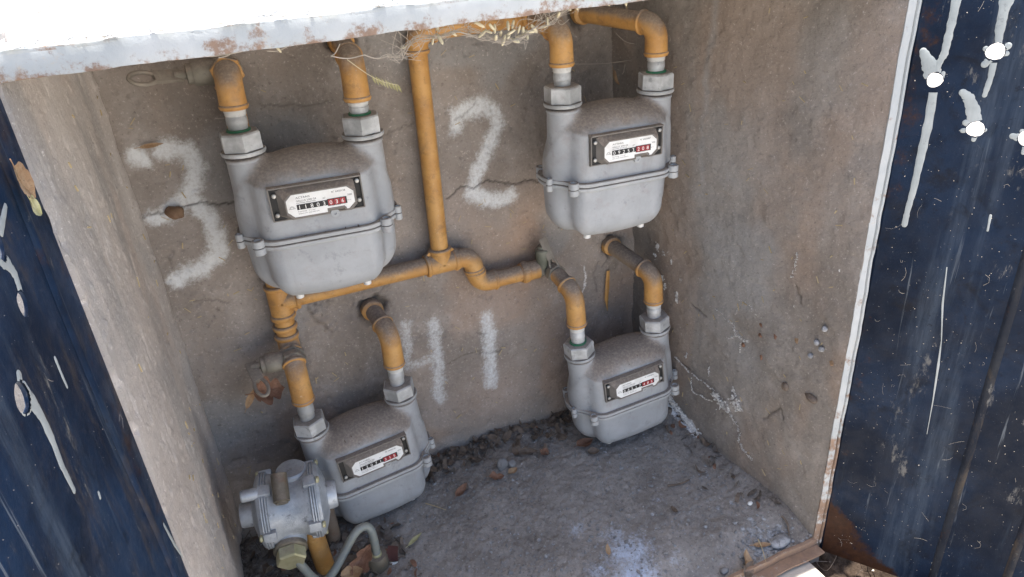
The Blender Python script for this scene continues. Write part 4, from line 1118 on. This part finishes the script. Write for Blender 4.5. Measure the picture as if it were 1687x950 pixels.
q = [aty(*p, -.195) - np.array(tg_c) for p in ((634, 929), (655, 922), (655, 899), (640, 901))]
mesh_obj('maroon_part', *plate(q, 1), NT('maroon').out((.075, .030, .028), .7).m, tgo)
q = [aty(*p, -.196) - np.array(tg_c) for p in ((638, 946), (652, 940), (655, 923), (637, 929))]
mesh_obj('white_part', *plate(q, 2), M_lab, tgo)

# ------------------------------------------------------------------ loose things: leaves, stones, twigs, seeds
def leaf_mesh(L, Wd, curl, fold, seed, lobes=0, n=18, k=9):
    """blade with midrib fold, curl along its length, wavy margin and a stalk"""
    rr = random.Random(seed); V = []; F = []; ph = rr.uniform(0, 6)
    for i in range(n):
        t = i / (n - 1); w = Wd * (math.sin(math.pi * min(1, t * .98 + .02) ** .8) ** .8) * .5
        if lobes: w *= .62 + .55 * abs(math.sin(t * math.pi * lobes + ph))
        a = curl * (t - .5); 
        x = L * (math.sin(a) / curl if abs(curl) > .05 else (t - .5)); zc = L * ((1 - math.cos(a)) / curl if abs(curl) > .05 else 0)
        for j in range(k):
            s = -1 + 2 * j / (k - 1)
            V.append((x, s * w * (1 + rr.uniform(-.06, .06)), zc + fold * abs(s) ** 1.4 * w + .05 * Wd * math.sin(7 * t + 3 * s + ph) * abs(s)))
    for i in range(n - 1):
        for j in range(k - 1): F.append((i * k + j, (i + 1) * k + j, (i + 1) * k + j + 1, i * k + j + 1))
    b = MB(); b.add(V, F); e = Vector(V[k // 2]); b.tube([e - Vector((L * .22, 0, -.02 * L)), e, Vector(V[(n // 2) * k + k // 2]), Vector(V[(n - 2) * k + k // 2])], [L * .012, L * .014, L * .010, L * .004], 6)
    return b
def leaf(name, p, L, Wd, rot, mat, label, curl=.8, fold=.3, seed=0, lobes=0, group=None, cat='leaf'):
    b = leaf_mesh(L, Wd, curl, fold, seed, lobes); o = b.build(name, mat, None, True, None); o.location = p; o.rotation_euler = [R_(a) for a in rot]
    return tag(o, label, cat, group)
def onfloor(px, py, dz=.004):
    p = atz(px, py, 0)
    for _ in range(6): p = atz(px, py, float(floorz(p[0], p[1])) + dz)
    return p
leaf('dry_leaf', aty(437, 645, -.060), .062, .040, (60, 20, 25), L_brown, 'crumpled red brown leaf hanging below the grey lever valve', 1.8, .7, 1, 3)
leaf('dry_leaf', aty(412, 655, -.040), .034, .012, (70, -40, 40), L_tan, 'small tan leaf scrap left of the crumpled brown leaf', .6, .3, 2)
leaf('dry_leaf', onfloor(684, 888), .033, .0085, (0, 0, 32), L_green, 'pale yellow green leaf lying flat right of the brown fitting', .3, .2, 3)
leaf('dry_leaf', aty(598, 918, -.205), .060, .028, (55, -52, 12), L_brown, 'curled red brown leaf leaning between bent tube and fitting', 1.2, .9, 4, 3)
leaf('dry_leaf', aty(583, 944, -.215), .040, .024, (40, -20, -20), L_tan, 'pale brown leaf at the bottom edge beside the bent tube', .9, .6, 5)
leaf('dry_leaf', onfloor(963, 731, .008), .042, .022, (10, 10, 15), L_brown, 'brown leaf under the front edge of the corner meter', .7, .5, 6)
leaf('dry_leaf', onfloor(979, 744, .006), .024, .016, (15, -10, -30), L_dull, 'dull curled leaf in front of the corner meter', .9, .4, 7)
leaf('dry_leaf', onfloor(868, 744, .005), .044, .018, (8, 0, -22), L_dull, 'grey brown flat leaf right of the smooth pebble', .3, .2, 8)
leaf('dry_leaf', onfloor(896, 746, .006), .026, .018, (20, 10, 40), L_brown, 'crinkled brown leaf between pebble and corner meter', 1.2, .5, 9, 2)
leaf('dry_leaf', onfloor(845, 776, .004), .022, .013, (15, 0, 20), L_tan, 'light tan leaf scrap just below the smooth pebble', .8, .5, 10)
leaf('dry_leaf', onfloor(818, 786, .004), .030, .018, (10, 12, -10), L_brown, 'brown leaf scraps lower left of the smooth pebble', 1.0, .4, 11, 2)
leaf('dry_leaf', onfloor(760, 808, .006), .034, .014, (20, -15, 30), L_brown, 'twisted brown leaf on dark litter left of the pebble', 1.4, .6, 12)
leaf('dry_leaf', onfloor(1001, 905, .005), .020, .009, (20, -20, 65), L_tan, 'small orange leaf lying on the bluish powder', .9, .4, 13)
leaf('dry_leaf', onfloor(1109, 841, .005), .022, .012, (25, 10, 70), L_dull, 'dark curled leaf in the middle of the dirt floor', 1.5, .6, 14)
leaf('dry_leaf', onfloor(1256, 898, .006), .032, .010, (10, 5, -18), L_tan, 'narrow tan leaf on the grey gravel near the sill', .4, .4, 15)
leaf('dry_leaf', onfloor(1228, 922, .010), .034, .020, (40, -30, 60), L_tan, 'upright yellowish leaf beside the gravel at the sill', 1.0, .6, 16)
leaf('dry_leaf', onfloor(1232, 938, .008), .034, .017, (30, -10, 30), L_dull, 'dull brown leaf at the bottom edge by the sill bar', .9, .5, 17)
leaf('dry_leaf', np.array(aty(1012, 176, -.136)) + np.array([0, 0, .002]), .023, .012, (8, 4, -12), L_brown, 'red brown leaf scrap on top of the meter beside number 2', .5, .3, 18)
leaf('dry_leaf', aty(1012, 128, -.020), .032, .010, (80, 60, 20), L_tan, 'curled tan leaf caught in cobweb above the upper right meter', 1.0, .6, 19)
leaf('dry_leaf', aty(1053, 601, -.150), .008, .006, (30, 0, 20), L_tan, 'tiny orange leaf chip on the corner meter cover', .5, .3, 20)
leaf('dry_leaf', aty(250, 239, -.008), .030, .006, (80, 0, 5), L_tan, 'thin dry leaf strip stuck above the sprayed number 3', .6, .3, 21)
pl = onplane(12, 305, HL, DL); pq = Vector(PL_(*pl, .008)) + Vector((HL[0], HL[1], -.075))
leaf('dry_leaf', pq, .032, .024, (90, 58, 86), L_tan, 'tan leaf stuck to the left door above the paint drip', .5, .3, 22)
pl = onplane(28, 345, HL, DL); pq = Vector(PL_(*pl, .010)) + Vector((HL[0], HL[1], -.075))
leaf('dry_leaf', pq, .020, .014, (90, 50, 86), L_green, 'small pale leaf overlapping the tan leaf on the left door', .4, .2, 23)

def stone(name, p, r, mat, label, seed, cat='stone', group=None, rot=(0, 0, 0)):
    bm = bmesh.new(); bmesh.ops.create_icosphere(bm, subdivisions=3, radius=1.0); V = np.array([v.co for v in bm.verts]); F = [[v.index for v in f.verts] for f in bm.faces]; bm.free()
    k = 1 + .16 * fbm(V[:, 0] + V[:, 2] * .7, V[:, 1] - V[:, 2] * .5, 1.3, 3, seed); V = V * k[:, None] * np.array(r)
    o = mesh_obj(name, V, F, mat); o.location = p; o.rotation_euler = [R_(a) for a in rot]; return tag(o, label, cat, group)
stone('pebble', onfloor(828, 764, .010), (.0105, .010, .0165), M_stone, 'smooth grey oval pebble standing on the dirt floor', 3, rot=(10, 0, 0))
stone('rock_lump', (bw(289, 347)[0], -.006, bw(289, 347)[1]), (.0130, .010, .0095), M_rock, 'brown stone lodged in the wall inside the sprayed 3', 8)
stone('pebble', onfloor(842, 764, .006), (.009, .009, .008), M_stone, 'small dark pebble half hidden behind the oval pebble', 5)
stone('mortar_chunk', onfloor(1283, 892, .005), (.020, .012, .007), M_grav, 'flat grey mortar chunk on the gravel near the sill corner', 11)
stone('pebble', onfloor(1339, 456 + 0, .003) if False else onfloor(1236, 829, .003), (.0048, .0035, .003), M_lab, 'small white pebble on the floor near the right wall', 12)
stone('pebble', onfloor(1193, 940, .004), (.0075, .006, .004), M_stone, 'grey flat pebble at the bottom edge near the sill bar', 14)
for i, (a, b, r) in enumerate(((1348, 563, 5), (1356, 574, 5), (1361, 541, 5), (1338, 585, 4.5))):        # mud dauber lumps on the right wall
    y, z = rw(a, b); stone('mud_lump', (float(xr(y, z)) - .003, y, z), (.004, r * .0009, r * .0009), M_grav, ['upper of two touching round mud lumps on the right wall', 'lower of two touching round mud lumps on the right wall', 'rough topmost mud lump near the right jamb', 'pale flat mud spot low left of the lumps'][i], 20 + i, 'mud lump', 'mud lumps on the right wall')
y, z = rw(1340, 655); stone('debris_clump', (float(xr(y, z)) - .004, y, z), (.006, .012, .006), L_dull, 'brown clump of debris stuck low on the right wall', 31, 'debris')
y, z = rw(1296, 636); stone('debris_clump', (float(xr(y, z)) - .003, y, z), (.004, .007, .008), L_dull, 'smaller brown tuft of debris on the right wall', 33, 'debris')
for i, (a, b, lab) in enumerate(((1255, 535, 'topmost orange leaf chip on the right wall'), (1254, 552, 'second orange leaf chip on the right wall'), (1226, 568, 'dark orange leaf chip beside the salt crack'), (1256, 588, 'lowest orange leaf chip on the right wall'), (1279, 553, 'faded orange leaf chip right of the others on the wall'), (1314, 560, 'narrow tan leaf chip near the mud lumps'), (1372, 597, 'tan leaf chip beside the right jamb'))):
    y, z = rw(a, b); leaf('leaf_chip', (float(xr(y, z)) - .004, y, z), .011, .008, (75, 30 * i, 75), L_brown if i < 5 else L_tan, lab, .8, .5, 40 + i, 0, 'leaf chips on the right wall', 'leaf chip')

# twig and straw
def strand(name, pts, r, mat, label, cat='straw'):
    b = MB(); P = catmull(pts, 5); o0 = P[0].copy(); b.tube([p - o0 for p in P], [r * (1 - .5 * i / len(P)) for i in range(len(P))], 6); o = b.build(name, mat, None); o.location = o0; return tag(o, label, cat)
strand('straw', [onfloor(701, 829), onfloor(718, 834), onfloor(735, 840)], .0009, M_grass, 'pale straw on the floor right of the lower left meter')
strand('straw', [onfloor(1249, 888, .012), onfloor(1256, 905, .012), onfloor(1262, 926, .010)], .0009, M_grass, 'thin pale straw lying across the gravel by the sill')
strand('twig', [onfloor(1288, 850, .005), onfloor(1297, 862, .006), onfloor(1300, 882, .005)], .0022, L_dull, 'grey twig in the right front corner of the floor', 'twig')
strand('twig', [onfloor(1100, 800, .003), onfloor(1120, 797, .004), onfloor(1136, 790, .003)], .0022, L_dull, 'short grey twig in the middle right of the floor', 'twig')

# fine litter: countless fragments
rnd = random.Random(21); nr = np.random.RandomState(5)
def fragment(b, p, L, Wd, rx, ry, rz, cur):
    E_ = Euler((rx, ry, rz)).to_matrix(); n = 4; V = []; F = []
    for i in range(n):
        t = i / (n - 1); w = Wd * (.25 + .75 * math.sin(math.pi * (t * .8 + .1))) * .5
        for s in (-1, 1): V.append(Vector(p) + E_ @ Vector(((t - .5) * L, s * w, cur * L * (4 * (t - .5) ** 2))))
    for i in range(n - 1): F.append((2 * i, 2 * i + 2, 2 * i + 3, 2 * i + 1))
    b.add(V, F)
def litter(name, spots, mat, label):
    b = MB()
    for (x, y, L, Wd, tilt) in spots:
        z = float(floorz(x, y)) + .001 + L * .10; fragment(b, (x, y, z + rnd.uniform(0, .004)), L, Wd, rnd.gauss(0, tilt), rnd.gauss(0, tilt), rnd.uniform(0, 6.3), rnd.uniform(-.35, .45))
    tag(b.build(name, mat, None, True, None), label, 'litter', kind='stuff')
def heap(n, Lr):
    out = []
    while len(out) < n:
        t = rnd.random()
        if t < .48: x = rnd.uniform(.26, .82); y = -abs(rnd.gauss(0, .030)) - .004
        elif t < .93: x = rnd.uniform(.015, .26); y = rnd.uniform(-.30, -.005)
        else: y = -.43 + .41 * rnd.random() ** .6; x = float(xr(y, 0)) - abs(rnd.gauss(0, .022)) - .004
        L = rnd.uniform(*Lr); out.append((x, y, L, L * rnd.uniform(.25, .7), .55))
    return out
litter('leaf_litter', heap(420, (.007, .024)), L_dark, 'dark rotting leaf litter along the foot of the back wall')
litter('leaf_litter', heap(330, (.009, .028)), L_dull, 'brown broken leaf litter among the dark litter at the wall foot')
litter('leaf_litter', heap(70, (.006, .018)), L_brown, 'scattered red brown leaf crumbs in the litter at the wall foot')
b = MB()
for k in range(140):
    (x, y, L, w, t) = heap(1, (.012, .045))[0]; a = rnd.uniform(0, 6.3); z = float(floorz(x, y)) + rnd.uniform(.002, .009); dx = Vector((math.cos(a), math.sin(a), rnd.gauss(0, .25))) * L * .5
    b.tube([Vector((x, y, z)) - dx, Vector((x, y, z + rnd.uniform(-.002, .003))), Vector((x, y, z)) + dx], rnd.uniform(.0004, .0011), 5)
tag(b.build('twig_litter', L_dull, None), 'thin twigs and stalks mixed into the litter', 'litter', kind='stuff')
# grains and small stones on the floor, thicker by the sill
bm = bmesh.new(); bmesh.ops.create_icosphere(bm, subdivisions=1, radius=1.0); IV = np.array([v.co for v in bm.verts]); IF = [[v.index for v in f.verts] for f in bm.faces]; bm.free()
def grains(name, pts, mat, label):
    V = []; F = []
    for (x, y, r) in pts:
        z = float(floorz(x, y)); n = len(V); s = np.array([rnd.uniform(.7, 1.3), rnd.uniform(.7, 1.3), rnd.uniform(.4, .8)]) * r
        q = IV * (1 + .25 * nr.randn(len(IV), 1)) * s @ np.array(Euler((rnd.uniform(-.4, .4), rnd.uniform(-.4, .4), rnd.uniform(0, 6))).to_matrix()).T + np.array([x, y, z + r * .3])
        V += q.tolist(); F += [[i + n for i in f] for f in IF]
    o = mesh_obj(name, V, F, mat, None, False); tag(o, label, 'gravel', kind='stuff')
gp_ = onfloor(1270, 905)
grains('gravel', [(gp_[0] + rnd.gauss(0, .028), max(-.440, gp_[1] + rnd.gauss(0, .020)), rnd.uniform(.0014, .0046)) for _ in range(420)], M_grav, 'pale grey gravel heaped in the right front corner by the sill')
pts = []
for _ in range(5200):
    x = rnd.uniform(.02, .86); y = rnd.uniform(-.44, -.005)
    if x > float(xr(y, 0)) - .004: continue
    pts.append((x, y, rnd.uniform(.0006, .0019) * (rnd.uniform(1.4, 2.3) if rnd.random() < .16 else 1)))
grains('grit', pts[::2], M_stone, 'fine grey grit scattered over the dirt floor')
grains('grit', pts[1::2], M_grav, 'paler fine grit scattered over the dirt floor')
M_salt = NT('salt').out((.74, .73, .715), .9).m
def flakes(name, spots, mat, label, cat):
    V = []; F = []
    for (p, r_) in spots:
        n = len(V); q = IV * (1 + .3 * nr.randn(len(IV), 1)) * np.array([rnd.uniform(.5, 1.4), rnd.uniform(.5, 1.4), rnd.uniform(.5, 1.4)]) * r_ + np.array(p)
        V += q.tolist(); F += [[i + n for i in f] for f in IF]
    tag(mesh_obj(name, V, F, mat, None, False), label, cat, kind='stuff')
sp_ = []
def onr(y, z, off=.0006): return (float(xr(y, z)) - off - .0022 * rnd.random(), y, z)
for i, (c, w, a) in enumerate(RC):
    pl_ = jag(rpx(c6(c)), .0026, 6, 70 + i); skip_ = 0
    for (p, q) in zip(pl_[:-1], pl_[1:]):
        L = math.hypot(q[0] - p[0], q[1] - p[1]); skip_ = rnd.random() < .18
        for k in range(int(L / .00075 * (.35 if skip_ else 1) * (.5 + a))):
            t_ = rnd.random(); sp_.append((onr(p[0] + (q[0] - p[0]) * t_ + rnd.gauss(0, w * .00045), p[1] + (q[1] - p[1]) * t_ + rnd.gauss(0, w * .00045)), rnd.uniform(.0004, .0011)))
for (a, b_, r_) in ((255, 680, .007), (280, 710, .010), (300, 730, .006), (335, 700, .010), (345, 720, .007)):
    y, z = rw(1080 + a / 2.5, 380 + b_ / 2.5)
    for k in range(70): sp_.append((onr(y + rnd.gauss(0, r_ * .55), z + rnd.gauss(0, r_ * .55), .003), rnd.uniform(.0006, .0020)))
for (a, b_, r_) in ((1084, 406, 5), (1080, 420, 4), (1095, 417, 4), (1108, 430, 3), (1092, 458, 5), (1096, 470, 6), (1115, 484, 5), (1117, 495, 4), (1123, 460, 3)):
    y, z = rw(a, b_)
    for k in range(22): sp_.append((onr(y + rnd.gauss(0, r_ * .0005), z + rnd.gauss(0, r_ * .0008)), rnd.uniform(.0005, .0013)))
flakes('salt_crust', sp_, leafmat('salt_grey', (.50, .49, .47), (.66, .65, .63)), 'branching white salt crust on the right wall plaster', 'salt crust')
sp_ = []
for k in range(520):
    t_ = rnd.random(); pts_ = [rw(1101, 650), rw(1112, 668), rw(1126, 685), rw(1142, 703), rw(1157, 722)]; j = min(3, int(t_ * 4)); f_ = t_ * 4 - j
    y = pts_[j][0] + (pts_[j + 1][0] - pts_[j][0]) * f_; z = pts_[j][1] + (pts_[j + 1][1] - pts_[j][1]) * f_
    sp_.append((onr(y + rnd.gauss(0, .003), z + rnd.gauss(0, .0045 * (1.2 - .6 * t_)), .001), rnd.uniform(.0006, .0019)))
flakes('salt_crust', sp_, M_salt, 'thick white salt crust where the right wall meets the floor', 'salt crust')
# lint and husk specks clinging to the doors
sp_ = []; b = MB()
for (P_, H_, umax, n_) in ((PR, HR, .30, 620), (PL_, HL, .34, 300)):
    o_ = Vector((H_[0], H_[1], -.075))
    for k in range(n_):
        u, z = rnd.uniform(.004, umax), rnd.uniform(-.05, .82); sp_.append((o_ + P_(u, z, .0006), rnd.uniform(.0002, .00055) * (1.8 if rnd.random() < .05 else 1) * (.55 if n_ == 300 else 1)))
    for k in range(n_ // 9):
        u, z = rnd.uniform(.01, umax), rnd.uniform(-.05, .82); a = rnd.uniform(0, 6.3); L = rnd.uniform(.003, .012); c_ = rnd.gauss(0, .5)
        b.tube([o_ + P_(u + L * t_ * math.cos(a + c_ * t_), z + L * t_ * math.sin(a + c_ * t_), .0010) for t_ in (-1, -.4, .2, .8)], rnd.uniform(.00006, .00015), 4)
flakes('lint_specks', [(tuple(p), r_) for p, r_ in sp_], M_web, 'pale dust specks clinging to the navy doors', 'specks')
tag(b.build('lint_threads', M_web, None), 'short web threads and lint stuck to the navy doors', 'lint', kind='stuff')
# specks of straw and husk caught on the plaster
b = MB()
for k in range(260):
    t = rnd.random()
    if t < .5: x = rnd.uniform(.03, .72); z = rnd.uniform(.05, .78); p = Vector((x, -.004 - rnd.random() * .003, z)); u = Vector((1, 0, 0))
    elif t < .8: y = rnd.uniform(-.42, -.02); z = rnd.uniform(.02, .78); p = Vector((float(xr(y, z)) - .004, y, z)); u = Vector((0, 1, 0))
    else: y = rnd.uniform(-.40, -.02); z = rnd.uniform(.1, .78); p = Vector((.014, y, z)); u = Vector((0, 1, 0))
    a = rnd.uniform(0, 6.3); L = rnd.uniform(.002, .006); dv = (u * math.cos(a) + Vector((0, 0, 1)) * math.sin(a)) * L
    b.tube([p - dv, p, p + dv], rnd.uniform(.0004, .0009), 5)
tag(b.build('straw_specks', M_grass, None), 'tiny straw bits and husks stuck to the plaster walls', 'specks', kind='stuff')

b = MB()
for (t_, ro) in (P3, P2, P1, P4):
    Mm = Euler(ro, 'XYZ').to_matrix(); cand = Vup[(Vup[:, 2] > -.04) & (np.abs(Vup[:, 0]) < .06)]
    fl_ = outline(.004, 90)
    for k in range(34):
        if k < 24: q = Vector(cand[rnd.randrange(len(cand))]) + Vector((0, 0, .0006))
        else: o_ = fl_[rnd.randrange(len(fl_))]; q = Vector((o_[0], o_[1], ZF + .0075))
        p = Vector(t_) + Mm @ q; fragment(b, p, rnd.uniform(.0015, .006), rnd.uniform(.0008, .0022), rnd.gauss(0, .3), rnd.gauss(0, .3), rnd.uniform(0, 6.3), rnd.uniform(-.2, .4))
tag(b.build('dust_crumbs', L_dull, None, True, None), 'tiny leaf crumbs lying on the dusty meter tops and flanges', 'crumbs', kind='stuff')

# yellow compound leaf sprig dangling by the elbow of meter 3
sp = tag(empty('leaf_sprig', aty(606, 122, -.150)), 'yellow dried leaflet sprig dangling right of the middle top elbow', 'leaf sprig'); s0 = Vector(sp.location)
stem = [Vector(aty(572, 98, -.150)), Vector(aty(606, 122, -.150)), Vector(aty(630, 134, -.150)), Vector(aty(656, 140, -.150))]
b = MB(); b.tube([p - s0 for p in catmull(stem)], .0005, 6); b.build('stem', M_seed, sp)
for i in range(9):
    t = .15 + .85 * i / 8; p = stem[1].lerp(stem[3], t) - s0; lm = leaf_mesh(.011, .0034, .3, .3, 60 + i); o = lm.build('leaflet', L_green, sp, True, None); o.location = p + Vector((.001, 0, -.005)); o.rotation_euler = (R_(70), R_(70 + 8 * math.sin(i * 2)), R_(10))

# cobweb with caught seed husks under the lintel
def cob(px, py, y): return Vector(aty(px, py, y))
cw = tag(empty('cobweb', cob(830, 50, -.40)), 'dusty cobweb with pale seed husks sagging under the lintel', 'cobweb'); c0 = Vector(cw.location)
main = [(640, 92), (660, 94), (668, 78), (690, 62), (720, 62), (750, 54), (775, 54), (800, 60), (830, 67), (850, 65), (880, 48), (905, 34), (930, 18), (955, 4), (990, 0), (1040, -3)]
b = MB()
for s in range(9):
    q = [cob(a + rnd.gauss(0, 4), c + rnd.gauss(0, 3.5), -.405 + rnd.gauss(0, .006)) - c0 for a, c in main]; b.tube(catmull(q, 5), rnd.uniform(.00015, .00040), 5)
for s in range(130):
    i = rnd.randrange(len(main) - 1); a = main[i]; x = a[0] + rnd.uniform(-10, 25); e = (x + rnd.uniform(-40, 40), max(-5, a[1] + rnd.uniform(-45, 8)))
    q = [cob(x, a[1] + rnd.gauss(0, 4), -.405), cob((x + e[0]) / 2 + rnd.gauss(0, 6), (a[1] + e[1]) / 2 + rnd.gauss(0, 5), -.408), cob(*e, -.412)]; b.tube([p - c0 for p in catmull(q, 4)], rnd.uniform(.00012, .00030), 5)
for (p, q) in (((560, 72), (545, 92)), ((545, 92), (600, 90)), ((600, 90), (640, 92)), ((395, 75), (360, 95)), ((300, 92), (410, 82)), ((480, 72), (440, 84)), ((640, 92), (665, 85))):
    b.tube([x - c0 for x in catmull([cob(*p, -.41), cob((p[0] + q[0]) / 2, (p[1] + q[1]) / 2 + 5, -.405), cob(*q, -.41)], 5)], .0005, 5)
b.build('threads', M_web, cw)
ms = MB(); ms.lathe((-.0045, 0, 0), (1, 0, 0), [(0, .0003), (.0012, .0011), (.0045, .0014), (.0078, .0011), (.009, .0003)], 8); ME_seed = simple_mesh('seed_husk', ms.V, ms.F, M_seed, None)
sd = [(720, 43), (747, 55), (787, 33), (810, 44), (805, 52), (817, 62), (837, 42), (845, 40), (838, 60), (855, 48), (862, 52), (868, 58), (873, 52), (880, 47), (902, 34), (900, 42), (893, 44), (713, 67), (725, 64), (688, 43), (650, 45), (795, 55), (830, 66), (848, 66), (935, 14), (960, 2), (1000, 3), (1030, 1), (512, 62), (597, 52), (458, 80), (664, 78), (825, 55), (858, 60), (790, 40), (815, 47), (842, 53), (920, 24), (950, 10)]
for i, (a, c) in enumerate(sd):
    o = bpy.data.objects.new('seed_husk', ME_seed); o.location = cob(a, c, -.408 + rnd.gauss(0, .003)) - c0; o.rotation_euler = (rnd.uniform(0, 3), rnd.uniform(-1.3, 1.3), rnd.uniform(0, 3)); s = rnd.uniform(.8, 1.35); o.scale = (s, s, s); link(o, cw)
b = MB()
for (p, q, y) in (((935, 105), (1060, 95), -.04), ((1030, 105), (1025, 122), -.04), ((355, 195), (395, 180), -.09), ((1015, 55), (1045, 72), -.05)):
    P0, P1_ = Vector(aty(*p, y)), Vector(aty(*q, y)); mid = (P0 + P1_) / 2 - Vector((0, 0, .004)); b.tube(catmull([P0, mid, P1_], 6), .0004, 5)
tag(b.build('web_threads', M_web, None), 'loose dusty web threads strung in the upper corners', 'cobweb', kind='stuff')
# dry roots and earth outside the sill at the lower right
b = MB()
for k in range(7):
    p = Vector((.92 + rnd.uniform(-.01, .10), -.50 + rnd.uniform(-.05, .05), -.105)); P = [p]
    for j in range(4): P.append(P[-1] + Vector((rnd.gauss(0, .016), rnd.gauss(0, .016), rnd.gauss(.006, .010))))
    b.tube(catmull(P, 4), rnd.uniform(.0004, .0009), 5)
tag(b.build('dry_roots', L_dull, None), 'tangle of dry grass stalks on the ground by the right door foot', 'dry grass', kind='stuff')
